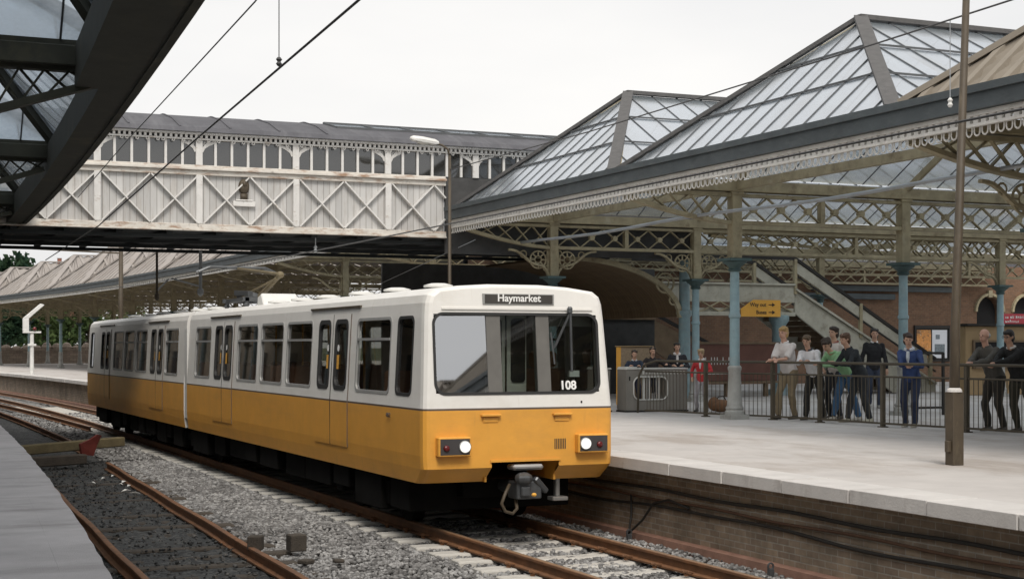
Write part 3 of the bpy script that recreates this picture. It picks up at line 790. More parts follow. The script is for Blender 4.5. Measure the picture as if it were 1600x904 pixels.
for x in posts:
    for k in range(2):
        x0 = x+.09+k*1.09; x1 = x0+1.0+.06
        if x1 > XR+.1: x1 = min(x1, XR)
        if x1 <= x0+.2: continue
        f = (x1-x0)/1.06
        b.bar((x0, FB0+.015, 5.14), (x1, FB0+.015, 5.14+1.09*f), .03, .13, up=(0,1,0))
        b.bar((x0, FB0-.012, 6.23), (x1, FB0-.012, 6.23-1.09*f), .03, .13, up=(0,1,0))
b.build('lattice_bracing', mt['bwhite'], fb)
# window band
gl = MB(); gl.bx(XL, XE, FB0+.05, FB0+.06, 6.47, 7.04); gl.build('window_glass', mt['bridgeglass'], fb)
gl = MB(); gl.bx(XL, XE, FB1-.06, FB1-.05, 6.47, 7.04); gl.build('window_glass', mt['bridgeglass'], fb)
for x in [5.13+2.27*i for i in range(-5, 7)]:
    b = MB(); b.bx(x-.075, x+.075, FB0-.02, FB0+.10, 6.47, 7.05)
    for q in (-1, 1):
        pts = [(x+q*(.07+.33*t**1.1), FB0+.04, 6.78+.24*t**.55) for t in np.linspace(0, 1, 7)]
        for p_, q_ in zip(pts[:-1], pts[1:]): b.bar(p_, q_, .06, .035, up=(0,1,0))
        b.ring((x+q*.17, FB0+.04, 6.95), .055, .015, n=10, k=4)
        b.bar((x+q*.08, FB0+.04, 6.84), (x+q*.24, FB0+.04, 7.02), .05, .04, up=(0,1,0))
    b.build('window_post', mt['bwhite'], fb)
b = MB(); b.bx(-.028, .028, FB0, FB0+.08, 6.47, 7.04); mu = b.build('window_mullion', mt['bwhite'], fb); first = True
for x in [5.13+2.27*i for i in range(-5, 7)]:
    for k in range(1, 6):
        xx = x+2.27*k/6
        if xx > XE: continue
        o = mu
        if not first: o = mu.copy(); COL.objects.link(o); o.parent = fb; o.matrix_parent_inverse = mu.matrix_parent_inverse
        first = False; o.location = (xx, 0, 0)
b = MB(); b.bx(XL, XE, FB0-.06, FB0+.10, 7.04, 7.075); b.bx(XL, XE, FB0-.14, FB0+.06, 7.15, 7.20)
x = XL
while x < XE:
    b.bx(x, x+.055, FB0-.09, FB0-.02, 7.075, 7.15); x += .115
    if int(x*10) % 2 == 0: b.ring((x-.03, FB0-.05, 7.02), .03, .010, n=8, k=4)
b.build('fretted_cornice', mt['bwhite'], fb)
# low curved felt roof
b = MB(); prof = [(FB0-.22, 7.20),(FB0-.10, 7.32),(FB0+.8, 7.62),(FB0+1.9, 7.86),(FB0+3.1, 7.96),(FB1-1.9, 7.86),(FB1-.8, 7.62),(FB1+.10, 7.32),(FB1+.22, 7.20)]
RS = 10.9
for (y0, z0), (y1, z1) in zip(prof[:-1], prof[1:]):
    n = int((XE-XL)/1.0)
    xr = RS if abs(y0-(FB0+.8)) < .05 else XE
    b.quad((XL,y0,z0), (xr,y0,z0), (xr,y1,z1), (XL,y1,z1))
ro = b.build('felt_roof', mt['felt'], fb, recalc=False)
b = MB(); xx = XL
while xx < RS:
    for (y0, z0), (y1, z1) in zip(prof[1:5], prof[2:6]): b.bar((xx, y0, z0+.01), (xx, y1, z1+.01), .045, .03)
    xx += 1.15
b.build('roof_seams', mt['felt'], ro)
b = MB()
for (y0, z0), (y1, z1) in zip(prof, prof[1:]):
    if FB0+.9 <= y0 + .15 and y1 <= FB1-.7+.1 and not (y0 < FB0+1.8): pass
b.quad((RS, FB0+.8, 7.625), (XE, FB0+.8, 7.625), (XE, FB0+1.9, 7.865), (RS, FB0+1.9, 7.865))
b.build('roof_light', mt['glazing'], ro, recalc=False)
b = MB(); xx = RS
while xx < XE:
    b.bar((xx, FB0+.8, 7.64), (xx, FB0+1.9, 7.88), .05, .04); xx += 1.0
b.bx(RS, XE, FB0+1.88, FB0+1.96, 7.86, 7.91); b.bx(RS, XE, FB0+.76, FB0+.82, 7.61, 7.66)
b.build('roof_light_bars', mt['bars'], ro)
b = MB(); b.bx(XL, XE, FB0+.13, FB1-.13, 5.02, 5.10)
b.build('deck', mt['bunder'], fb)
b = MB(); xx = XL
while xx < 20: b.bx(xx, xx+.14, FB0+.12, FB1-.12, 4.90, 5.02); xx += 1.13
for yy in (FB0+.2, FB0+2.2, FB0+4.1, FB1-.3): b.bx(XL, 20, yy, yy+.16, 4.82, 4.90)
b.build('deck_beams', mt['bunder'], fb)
b = MB(); b.bx(XR+.02, XE, FB0+.02, FB0+.10, 4.6, 6.46); b.build('tarred_side', mt['tar'], fb)
b = MB()    # carved keystone ornament and plaque on the side
b.ell((8.44, FB0+.03, 6.02), (.13,.09,.18), 12, 8); b.ell((8.44, FB0-.03, 6.08), (.06,.06,.08), 8, 6)
b.bx(8.36, 8.52, FB0-.02, FB0+.06, 5.72, 5.86)
b.build('carved_mask', mt['pole'], fb, smooth=True)
b = MB(); b.bx(8.18, 8.70, FB0-.03, FB0+.06, 5.56, 5.68); b.bx(8.24, 8.64, FB0-.045, FB0+.0, 5.685, 5.72)
b.build('plaque', mt['bwhite'], fb, bevel=.01)
# arched bracing below the platform end and dark sheet added as shade behind
b = MB(); pts = [(16.9+3.3*math.sin(t), 4.62-1.5*(1-math.cos(t))) for t in np.linspace(0, PI/2, 12)]
for (x0, z0), (x1, z1) in zip(pts[:-1], pts[1:]):
    b.add([(x0,FB0+.5,z0),(x1,FB0+.5,z1),(x1,FB1-.3,z1),(x0,FB1-.3,z0),(x0,FB0+.5,z0+.05),(x1+.05,FB0+.5,z1),(x1+.05,FB1-.3,z1),(x0,FB1-.3,z0+.05)],
          [(0,1,2,3),(4,5,6,7),(0,1,5,4),(2,3,7,6)])
b.build('arched_soffit', mt['brownwood'], fb, recalc=False)
b = MB()
for (x0, z0), (x1, z1) in zip(pts[:-1], pts[1:]): b.bar((x0,FB0+.42,z0-.02), (x1,FB0+.42,z1-.02), .12, .12)
b.ring((19.75, FB0+.42, 4.0), .26, .03, n=16, k=5); b.ring((19.75, FB0+.42, 4.0), .11, .025, n=12, k=5); b.ring((20.0, FB0+.42, 3.55), .12, .025, n=12, k=5)
b.build('arch_rib', mt['olive'], fb)
for yy in (FB0+.45, FB1-.5):
    b = MB(); b.lathe((20.35, yy, ZP), [(.3,0),(.3,.15),(.2,.25),(.16,.6),(.15,2.2),(.22,2.3),(.22,2.36),(.14,2.4),(.14,4.0)], 12)
    b.build('support_column', mt['column'], fb, autos=35)
pw = thing('backdrop', 'added dark partition in the shade under the footbridge', 'backdrop', loc=(18, 41.6, ZP))
b = MB(); b.bx(14.0, 22.8, 41.55, 41.65, ZP, 4.7); b.build('boards', mt['tar'], pw)  # dark sheet added where there is only deep shade
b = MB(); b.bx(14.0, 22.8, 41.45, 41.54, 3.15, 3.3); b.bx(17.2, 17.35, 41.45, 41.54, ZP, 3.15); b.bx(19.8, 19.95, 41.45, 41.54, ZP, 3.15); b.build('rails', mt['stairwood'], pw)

# ------------------------------------------------------------------ staircase from the footbridge to the platform
st = thing('staircase', 'grey boarded staircase with dark handrails descending from the footbridge landing', 'staircase', loc=(27, 39.5, ZP))
Y0, Y1 = 38.4, 40.6
b = MB(); b.bx(20.6, 25.75, Y0, Y1, 3.32, 3.45); b.bx(20.6, 25.75, Y0-.06, Y0, 3.62, 4.12); b.bx(20.6, 25.75, Y0-.10, Y0-.0, 3.22, 3.34); b.bx(20.6, 25.75, Y0-.12, Y0+.02, 4.12, 4.18)
b.build('landing', mt['stairgrey'], st, bevel=.01)
b = MB()
for i in range(8):
    x0 = 20.7+i*.62; b.bar((x0,Y0-.04,3.34),(x0+.6,Y0-.04,3.63),.03,.07,up=(0,1,0)); b.bar((x0,Y0-.06,3.63),(x0+.6,Y0-.06,3.34),.03,.07,up=(0,1,0))
b.build('landing_lattice', mt['olive'], st)
for yy in (Y0-.05, Y1-.02):
    b = MB(); b.prism([(25.76,yy,3.98),(25.76,yy,3.30),(29.3,yy,.92),(30.9,yy,.92),(30.9,yy,1.15)], (0,.07,0)); b.build('stringer', mt['stairgrey'], st, bevel=.012)
    b = MB(); b.bar((25.76,yy-.02,4.02),(30.9,yy-.02,1.19),.13,.06); b.build('stringer_cap', mt['stairgrey'], st)
    b = MB(); b.bar((25.3,yy,4.93),(25.76,yy,4.93),.07,.09); b.bar((25.76,yy,4.93),(30.9,yy,1.95),.07,.09); b.bar((21.5,yy,4.93),(25.3,yy,4.93),.07,.09)
    b.bar((25.76,yy,4.45),(30.9,yy,1.56),.04,.05)
    b.build('handrail', mt['cable'], st)
    b = MB(); b.prism([(25.82,yy,4.82),(25.82,yy,4.50),(30.6,yy,1.74),(30.6,yy,2.06)], (0,.03,0)); b.build('balustrade_board', mt['stairgrey'], st)
    for x in (25.76, 28.1, 30.7):
        b = MB(); z = 3.98-(x-25.76)*.55; b.bx(x-.05, x+.05, yy-.05, yy+.05, z-.1, z+.93)
        b.build('newel_post', mt['olive'], st)
b = MB()
for i in range(16):
    x = 25.78+i*.315; z = 3.42-i*.158; b.bx(x, x+.33, Y0+.03, Y1-.03, z-.06, z); b.bx(x-.012, x+.012, Y0+.03, Y1-.03, z-.158, z-.06)
b.build('treads', mt['stairwood'], st)
b = MB(); b.lathe((25.3, Y0+.1, ZP), [(.32,0),(.32,.16),(.25,.2),(.22,.5),(.2,2.05),(.3,2.2),(.3,2.35)], 14); b.build('support_column', mt['column'], st, autos=35)
st2 = thing('staircase', 'brown boarded stair flight half hidden in the shade behind the yellow sign', 'staircase', loc=(23.5, 43, ZP))
b = MB(); b.prism([(22.0,43.0,3.9),(22.0,43.0,3.1),(25.3,43.0,1.2),(27.0,43.0,1.2),(27.0,43.0,1.6)], (0,.08,0)); b.build('stringer', mt['stairwood'], st2)
b = MB(); b.bar((22.0,42.95,4.1),(27.0,42.95,1.75),.1,.1); b.build('handrail', mt['cable'], st2)

# ------------------------------------------------------------------ station building behind
bw = thing('station_building', 'red brown brick station wall with arched openings at the back of the platform', 'station building', loc=(38, 50, ZP))
b = MB()
X0, X1, YB = 20.0, 100.0, 50.0
arches = [(43.0, .62), (44.9, .62), (46.8, .62), (48.7, .62)]
zs, ztop = 3.35, 5.6
def arch_wall(b, x0, x1, y, z0, z1, ar, zs0, zs1, dep):
    """wall with round headed openings, with reveals"""
    cur = x0
    for cx, r in ar:
        b.quad((cur,y,z0),(cx-r,y,z0),(cx-r,y,z1),(cur,y,z1))
        b.quad((cx-r,y,z0),(cx+r,y,z0),(cx+r,y,zs0),(cx-r,y,zs0))
        n = 12; A_ = [(cx-r*math.cos(PI*i/n), zs1+r*math.sin(PI*i/n)) for i in range(n+1)]
        for (xa, za), (xb, zb_) in zip(A_[:-1], A_[1:]):
            b.quad((xa,y,za),(xb,y,zb_),(xb,y,z1),(xa,y,z1)); b.quad((xa,y,za),(xb,y,zb_),(xb,y+dep,zb_),(xa,y+dep,za))
        for q in (-1, 1): b.quad((cx+q*r,y,zs0),(cx+q*r,y,zs1),(cx+q*r,y+dep,zs1),(cx+q*r,y+dep,zs0))
        cur = cx+r
    b.quad((cur,y,z0),(x1,y,z0),(x1,y,z1),(cur,y,z1))
arch_wall(b, X0, X1, YB, ZP, ztop, arches, 3.0, 3.75, .35)
b.build('wall', mt['brick'], bw, recalc=False)
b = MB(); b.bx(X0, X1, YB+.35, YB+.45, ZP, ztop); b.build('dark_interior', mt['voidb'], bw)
for cx, r in arches:
    b = MB(); n = 14
    for i in range(n):
        t0, t1 = PI*i/n, PI*(i+1)/n
        b.bar((cx-(r+.09)*math.cos(t0), YB-.03, 3.75+(r+.09)*math.sin(t0)), (cx-(r+.09)*math.cos(t1), YB-.03, 3.75+(r+.09)*math.sin(t1)), .16, .10)
    b.bx(cx-.1, cx+.1, YB-.12, YB-.02, 4.33, 4.62)
    b.build('arch_moulding', mt['olive'], bw)
for zz, x0, x1 in ((4.62, 34.3, 41.0), (4.30, 33.6, 38.2)):
    b = MB(); b.bx(x0, x1, YB-.18, YB-.01, zz-.13, zz+.10); b.build('blue_fascia_board', mt['gutter'], bw, bevel=.02)
b = MB(); b.bx(X0, X1, YB, YB+6, ztop, ztop+.2); b.build('roof', mt['felt'], bw)

pb = thing('notice_board', 'framed notice board with an orange and a pale poster on the brick wall', 'notice board', loc=(40.1, YB, 1.8))
b = MB()
for (a, c, e, f) in ((39.2, 40.95, 1.72, 1.80), (39.2, 40.95, 3.05, 3.17), (39.2, 39.27, 1.8, 3.05), (40.88, 40.95, 1.8, 3.05), (39.27, 40.88, 1.8, 3.05)):
    b.bx(a, c, YB-.10 if e != 1.8 or c-a < .5 else YB-.05, YB-.003, e, f)
b.build('frame', mt['cable'], pb)
b = MB(); b.bx(39.32, 40.02, YB-.065, YB-.052, 1.86, 2.99); b.build('poster', mt['posterO'], pb)
b = MB(); b.bx(40.08, 40.82, YB-.065, YB-.052, 1.86, 2.99); po = b.build('poster', mt['posterW'], pb)
b = MB(); b.bx(40.2, 40.7, YB-.072, YB-.066, 2.0, 2.42); b.bx(40.25, 40.45, YB-.072, YB-.066, 2.62, 2.8); b.build('printed_picture', mt['posterD'], po)

# text as meshes
def text(body, size, loc, rot, m, parent, name='lettering', depth=.004, align='LEFT', sx=1.0, bold=.0):
    cu = bpy.data.curves.new('lettering_curve', 'FONT'); cu.body = body; cu.size = size; cu.extrude = depth; cu.align_x = align; cu.offset = bold; cu.space_character = 1.0
    to = bpy.data.objects.new('lettering_curve', cu); COL.objects.link(to)
    dg = bpy.context.evaluated_depsgraph_get(); me = bpy.data.meshes.new_from_object(to.evaluated_get(dg)); me.name = name
    bpy.data.objects.remove(to); bpy.data.curves.remove(cu)
    me.materials.clear(); me.materials.append(m)
    mat = Matrix.Translation(loc) @ Euler(rot).to_matrix().to_4x4() @ Matrix.Diagonal((sx,1,1,1))
    me.transform(mat)
    o = bpy.data.objects.new(name, me); COL.objects.link(o)
    if parent is not None: o.parent = parent; o.matrix_parent_inverse = parent_world(parent).inverted()
    return o
ys = Y0-.18
ysg = thing('direction_sign', 'yellow direction sign with two black arrows fixed to the stair landing', 'sign', loc=(24.5, ys, 3.2))
b = MB(); b.prism([(23.82,ys,3.20),(25.17,ys,3.20),(25.17,ys,3.69),(24.25,ys,3.69),(23.82,ys,3.42)], (0,.04,0)); b.build('board', mt['ywood'], ysg)
text('Way out', .155, (24.12, ys-.004, 3.50), (PI/2,0,0), mt['ink'], ysg, bold=.002)
text('Buses', .155, (24.33, ys-.004, 3.28), (PI/2,0,0), mt['ink'], ysg, bold=.002)
b = MB()
for z in (3.55, 3.33):
    b.bx(24.76, 24.90, ys-.01, ys-.002, z-.012, z+.012); b.prism([(24.88,ys-.01,z+.055),(24.98,ys-.01,z),(24.88,ys-.01,z-.055)], (0,.008,0))
b.build('arrows', mt['ink'], ysg)

# ------------------------------------------------------------------ kiosk, hoarding, cabinets
kk = thing('kiosk', 'tan boarded kiosk with a dark serving hatch behind the railings at the right', 'kiosk', loc=(31.8, 36.5, ZP))
b = MB(); b.bx(30.1, 34.4, 36.0, 36.5, ZP, 2.93); b.build('walls', mt['tan'], kk, bevel=.02)
b = MB(); b.bx(30.05, 34.5, 35.85, 36.6, 2.935, 3.0); b.build('roof', mt['cable'], kk)
b = MB(); b.bx(30.4, 32.3, 35.96, 35.995, 1.75, 2.46); h = b.build('hatch', mt['voidb'], kk)
b = MB(); b.bx(30.34, 30.4, 35.93, 35.995, 1.69, 2.52); b.bx(32.3, 32.36, 35.93, 35.995, 1.69, 2.52); b.bx(30.4, 32.3, 35.93, 35.995, 2.46, 2.52); b.bx(30.4, 32.3, 35.90, 35.995, 1.69, 1.75); b.build('hatch_frame', mt['stairwood'], h)
rs_ = thing('red_sign', 'red sign board with two short lines of white writing standing on the kiosk roof', 'sign', loc=(32, 35.9, 3.0))
b = MB(); b.bx(31.35, 33.2, 35.88, 35.93, 3.0, 3.30); b.build('board', mt['redsign'], rs_, bevel=.006)
b = MB()      # writing too small to read: pale strokes where the letters stand
def scribble(b, x0, x1, y, z0, z1, seed):
    rn = random.Random(seed); x = x0
    while x < x1:
        w_ = rn.uniform(.025, .05); zt = z1 if rn.random() < .35 else z0+(z1-z0)*.7
        b.bx(x, x+.014, y-.004, y, z0, zt); b.bx(x+w_, x+w_+.012, y-.004, y, z0, z0+(zt-z0)*rn.uniform(.6,1)); b.bx(x+.014, x+w_, y-.004, y, z0+(zt-z0)*rn.choice([.0,.45,.82]), z0+(zt-z0)*rn.choice([.0,.45,.82])+.016)
        x += w_+.035 + (.05 if rn.random() < .15 else 0)
scribble(b, 31.47, 32.35, 35.878, 3.16, 3.25, 1); scribble(b, 31.47, 31.95, 35.878, 3.04, 3.12, 2)
b.build('lettering', mt['white'], rs_)
hd = thing('hoarding', 'maroon brown hoarding with faint pale lettering behind the crowd of children', 'hoarding', loc=(24.7, 38.2, 1.3))
b = MB(); b.bx(21.4, 24.6, 37.5, 37.6, 1.35, 2.4)
b.build('board', mt['maroon'], hd, bevel=.02)
b = MB(); b.bx(21.35, 24.65, 37.46, 37.5, 2.40, 2.46); b.bx(21.35, 24.65, 37.46, 37.5, 1.29, 1.35)
for x in (21.7, 23.0, 24.3): b.bx(x-.06, x+.06, 37.62, 37.72, ZP, 2.4)
b.build('posts', mt['stairwood'], hd)
b = MB(); rn = random.Random(4)
x = 22.0
while x < 23.2:
    z0, z1 = 1.82, 2.03; b.bx(x, x+.028, 37.49, 37.497, z0, z1); b.bx(x+.10, x+.125, 37.49, 37.497, z0, z1-rn.choice([0,.1])); b.bx(x+.028, x+.10, 37.49, 37.497, z0+rn.choice([0,.09,.18]), z0+rn.choice([0,.09,.18])+.03) if False else b.bx(x+.028, x+.10, 37.49, 37.497, z0+.09, z0+.12)
    x += .19
b.bx(22.0, 23.0, 37.49, 37.497, 1.55, 1.60)
b.build('lettering', mt['lampwhite'], hd)
tb = thing('cabinet', 'tan speckled box cabinet with an orange brown end behind the steel ticket barrier', 'cabinet', loc=(16.6, 31.4, ZP))
b = MB(); b.bx(16.25, 17.05, 31.2, 31.42, ZP, 2.33); b.build('body', mt['tanbox'], tb, bevel=.015)
b = MB(); b.bx(16.235, 16.249, 31.21, 31.41, 1.0, 2.32); b.build('side_panel', mt['ywood'], tb)
b = MB(); b.bx(16.22, 17.08, 31.17, 31.45, 2.331, 2.35); b.build('lid', mt['tan'], tb)

def barrier(x0, x1, y, label, full):
    t = thing('ticket_barrier', label, 'ticket barrier', loc=((x0+x1)/2, y, ZP))
    z0, z1 = ZP+.04, 1.83; d = .42
    cx0, cx1, cz0, cz1 = x0+.18, x0+1.02, z0+.23, z1-.16
    b = MB()
    if full:
        # front and back skins with a rounded opening, plus top, ends, and lining
        n = 8; r = .15; hole = []
        for (ax, az, a0) in ((cx1-r, cz1-r, 0), (cx0+r, cz1-r, PI/2), (cx0+r, cz0+r, PI), (cx1-r, cz0+r, 3*PI/2)):
            for i in range(n+1):
                t_2 = a0+PI/2*i/n; hole.append((ax+r*math.cos(t_2), az+r*math.sin(t_2)))
        corner = [(x1, z1), (x0, z1), (x0, z0), (x1, z0)]
        for yy in (y, y+d):
            vs = [(p, yy, q) for p, q in hole] + [(p, yy, q) for p, q in corner]; H = len(hole); m_ = n+1
            fs = []
            for k in range(4):
                for i in range(n): fs.append((k*m_+i, k*m_+i+1, H+k))
                fs.append((k*m_+n, (k*m_+n+1) % H, H+(k+1) % 4, H+k))
            b.add(vs, fs)
        H = len(hole); vs = [(p, y, q) for p, q in hole]+[(p, y+d, q) for p, q in hole]
        b.add(vs, [(i, (i+1) % H, H+(i+1) % H, H+i) for i in range(H)])
        b.quad((x0,y,z1),(x1,y,z1),(x1,y+d,z1),(x0,y+d,z1)); b.quad((x0,y,z0),(x1,y,z0),(x1,y+d,z0),(x0,y+d,z0))
        for x in (x0, x1): b.quad((x,y,z0),(x,y+d,z0),(x,y+d,z1),(x,y,z1))
        b.build('body', mt['steelbox'], t, recalc=False)
        b = MB(); b.tube([(p, y-.01, q) for p, q in hole], .017, 6, True)
        for x in (.36, .42, .60, .66): b.cyl((cx0+x, y+.05, cz0), (cx0+x, y+.05, cz1), .016, 6)
        b.bx(cx0+.25, cx0+.30, y+.03, y+.07, cz0, cz1)
        b.build('gate_bars', mt['steelpale'], t)
    else:
        b.bx(x0, x1, y, y+d, z0, z1); b.build('body', mt['steelbox'], t, bevel=.02)
    b = MB(); b.prism([(x0-.01,y-.02,z1+.003),(x0+.30,y-.02,z1+.003),(x0+.26,y-.02,z1+.06),(x0+.03,y-.02,z1+.06)], (0,d+.04,0))
    b.bx(x0+.31, x1+.01, y-.02, y+d+.02, z1+.003, z1+.035)
    b.build('top_cover', mt['steelpale'], t, bevel=.006)
    b = MB(); b.bx(x0-.02, x1+.02, y-.02, y+d+.02, ZP+.002, z0-.002); b.build('plinth', mt['cable'], t)
    b = MB(); b.bx(x0+.07, x0+.10, y-.006, y, z1-.24, z1-.15); b.build('ticket_slot', mt['voidb'], t)
    if full:
        b = MB(); x = x0+.40
        while x < x1-.1: b.bx(x, x+.045, y-.006, y, z1-.10, z1-.03); x += .085
        b.build('louvres', mt['steelpale'], t)
    return t
barrier(15.62, 17.15, 29.75, 'brushed steel ticket barrier with a rounded window full of bars', True)
barrier(15.05, 15.42, 30.1, 'narrow steel ticket barrier partly hidden by the front of the train', False)

# ------------------------------------------------------------------ railings along the platform
fpts = [(15.80, 29.2), (16.17, 27.3), (16.68, 25.6), (16.88, 24.3), (16.97, 22.5), (17.25, 20.6), (17.38, 18.8), (17.48, 16.4)]
fz0 = ZP
fe = thing('railings', 'long brown railings with thin upright bars that the onlookers lean on', 'railings', loc=(16.9, 23, ZP))
H1, H2, H3 = 1.13, .90, .07
b = MB()
b.tube([(15.80, 29.55, fz0+.0), (15.80, 29.5, fz0+.8), (15.82, 29.3, fz0+1.04), (15.9, 28.9, fz0+H1)] + [(x, y, fz0+H1) for x, y in fpts[1:]], .026, 8)
b.build('top_rail', mt['fence'], fe, smooth=True)
b = MB(); b.tube([(x, y, fz0+H2) for x, y in fpts], .020, 6); b.build('middle_rail', mt['fence'], fe, smooth=True)
b = MB(); b.path([(x, y, fz0+H3) for x, y in fpts], .045, .035); b.build('bottom_rail', mt['fence'], fe)
b = MB()
for (x0, y0), (x1, y1) in zip(fpts[:-1], fpts[1:]):
    L_ = math.hypot(x1-x0, y1-y0); n = int(L_/.105)
    for i in range(n):
        t_2 = (i+.5)/n; x = x0+(x1-x0)*t_2; y = y0+(y1-y0)*t_2
        b.cyl((x, y, fz0+H3), (x, y, fz0+H2), .0075, 5)
b.build('upright_bars', mt['fence'], fe)
for i, (x, y) in enumerate(fpts[1:]):
    b = MB(); b.bx(x-.035, x+.035, y-.035, y+.035, fz0, fz0+H1-.02); b.bx(x-.07, x+.07, y-.07, y+.07, fz0-.005, fz0+.02)
    b.build('post', mt['fence'], fe)
# a short parallel rail frame seen beyond
gt = thing('gate_frame', 'small dark open gate frame standing behind the railings near the mast', 'gate', loc=(21.5, 26.3, ZP))
b = MB(); gx, gy = 20.4, 26.0
b.path([(gx, gy, ZP+.12), (gx, gy, ZP+1.3), (gx+.75, gy, ZP+1.3), (gx+.75, gy, ZP+.12)], .05, .05, up=(0,1,0)); b.bar((gx, gy, ZP+.16), (gx+.75, gy, ZP+.16), .045, .045)
b.cyl((gx, gy, ZP), (gx, gy, ZP+.14), .03, 6); b.cyl((gx+.75, gy, ZP), (gx+.75, gy, ZP+.14), .03, 6)
b.build('frame', mt['cable'], gt)

# ------------------------------------------------------------------ masts, lamps and wires
ms = thing('overhead_mast', 'tall brown steel mast in a thick square socket on the right hand platform', 'mast', loc=(12.39, 15.02, ZP))
b = MB(); b.bx(12.31, 12.47, 14.94, 15.10, ZP, 1.79); b.bx(12.26, 12.31, 14.98, 15.05, 1.06, 1.20)
b.build('socket', mt['pole'], ms, bevel=.008)
b = MB(); b.lathe((12.39,15.02,0), [(.095,1.79),(.09,1.82),(.065,1.84)], 14); b.build('socket_collar', mt['coping'], ms, smooth=False)
tl_ = Vector((12.39+.24*.917, 15.02-.24*-.0, 7.6))
b = MB(); b.tube([(12.39,15.02,1.80), (12.405,15.02,2.6), tl_], [.064,.056,.040], 14); b.build('tube', mt['pole'], ms, smooth=True)
lp = thing('platform_lamp', 'slim lamp post with a drooping white street lamp head in front of the footbridge', 'street lamp', loc=(12.75, 33.0, ZP))
b = MB(); b.tube([(12.75,33.0,ZP), (12.75,33.0,2.2), (12.75,33.0,6.72)], [.06,.042,.034], 10)
b.tube([(12.75,33.0,6.70), (12.71,33.0,6.86), (12.57,33.0,6.95), (12.43,33.0,6.99)], .025, 8); b.build('post', mt['pole'], lp, smooth=True)
b = MB(); rot = Matrix.Rotation(R(-12), 3, 'Y')
b.loft([[(12.47+dx*.0-t_2, 33.0+yy*w_, 7.0-(-.0)+zz*hh+t_2*.12) for (yy, zz) in ((-.11,-.06),(.11,-.06),(.13,.0),(.06,.07),(-.06,.07),(-.13,.0))] for t_2, w_, hh, dx in ((.0,.45,.5,0),(.1,.9,.9,0),(.4,1,1,0),(.62,.8,.8,0),(.68,.3,.3,0))])
b.build('lamp_head', mt['lampwhite'], lp, autos=50)
b = MB(); b.ell((12.13,33.0,6.99), (.2,.09,.05), 10, 6); b.build('lens', mt['steelpale'], lp, smooth=True)
for (px_o, px_s, zt, r_, nm) in ((10.65, 66.0, 6.6, .11, 'brown overhead line mast behind the tail of the train under the footbridge'),):
    m_ = thing('overhead_mast', nm, 'mast', loc=(px_o, px_s, ZP))
    b = MB(); b.tube([(px_o,px_s,ZP), (px_o,px_s,zt)], [r_, r_*.8], 10); b.build('tube', mt['pole'], m_, smooth=True)
    b = MB(); b.bar((px_o,px_s,zt-.35), (px_o-3.6,px_s,zt-.25), .06, .06); b.build('arm', mt['pole'], m_)
# pale brackets hanging from the underside of the footbridge
for (bo, bs, zb_, rr, mm_, lab) in ((8.62, 40.6, 3.72, .055, 'greypipe', 'pale grey steel hanger below the footbridge above the train roof'), (7.55, 41.0, 3.6, .04, 'pole', 'thin brown hanger below the footbridge left of the pale one')):
    h = thing('wire_hanger', lab, 'hanger', loc=(bo, bs, 4.62))
    b = MB(); b.cyl((bo,bs,zb_), (bo,bs,4.86), rr*.8, 10); b.lathe((bo,bs,zb_), [(rr*.6,-.05),(rr*1.5,0),(rr*1.5,.12),(rr,.14)], 10); b.build('tube', mt[mm_], h, smooth=False)
    b = MB(); b.bar((bo,bs,zb_+.2), (TC+.1,bs,4.12), .04, .04); b.build('registration_arm', mt['greypipe'], h)
def wire(name, label, pts, r, m='wire', cat='wire', seg=1):
    b = MB(); b.tube(pts, r, 6); return tag(b.build(name, mt[m], smooth=True), label, cat)
wire('contact_wire', 'taut contact wire running low above the train roof to the pantograph', [(TC+.05,-12,4.06),(TC+.05,12,4.06),(TC,26,4.06),(TC,44,4.08),(TC+bend(80),80,4.6),(TC+bend(130),130,4.7)], .011)
wire('overhead_wire', 'longer dark overhead wire crossing the sky at the top centre', [(3.1,-4,5.25),(3.45,9.9,4.93),(3.78,18,4.78),(4.35,29.5,4.60),(4.6,40,4.5)], .011)
wire('overhead_wire', 'upper catenary wire running from the sky towards the left part of the footbridge roof', [(3.3,-2,7.1),(3.9,15.7,5.92),(4.35,26.4,5.80),(4.7,34.9,5.62)], .009)
dr = thing('wire_dropper', 'thin dropper with a small insulator hanging on the overhead wire against the sky', 'dropper', loc=(3.60, 13.6, 4.87))
b = MB(); b.cyl((3.60,13.6,4.87), (3.60,13.6,6.05), .005, 5); b.build('rod', mt['wire'], dr)
b = MB(); b.lathe((3.60,13.6,4.88), [(.015,0),(.03,.02),(.015,.04),(.03,.06),(.015,.08)], 8); b.build('insulator', mt['wire'], dr)
d2 = thing('wire_dropper', 'short pale insulated rod hanging below the front edge of the footbridge', 'dropper', loc=(10.2, 35.2, 4.62))
b = MB(); b.cyl((10.2,35.2,4.66), (10.2,35.2,5.01), .014, 6); b.build('rod', mt['greypipe'], d2)
b = MB(); b.lathe((10.2,35.2,4.56), [(.025,0),(.05,.04),(.025,.08),(.05,.12),(.02,.16)], 8); b.build('insulator', mt['greypipe'], d2)
wire('feeder_wire', 'high wire slanting across the glazed roofs from the top right corner to the lamp post', [(12.75,6,6.62),(12.8,17,6.44),(12.85,26,6.38),(12.75,33.0,6.40)], .012)
hd2 = thing('wire_dropper', 'thin white rod hanging from the high wire beside the right hand mast', 'dropper', loc=(12.8, 15.6, 6.46))
b = MB(); b.cyl((12.8,15.6,5.38), (12.8,15.6,6.46), .006, 5); b.build('rod', mt['greypipe'], hd2)
b = MB(); b.lathe((12.8,15.6,5.36), [(.02,0),(.035,.03),(.02,.06),(.035,.09),(.012,.12)], 8); b.build('insulator', mt['postwhite'], hd2)
wire('tie_wire', 'thin pale stay running from the canopy end down behind the train roof', [(14.0,34.5,4.92),(12.6,37.5,3.95)], .008, 'greypipe')
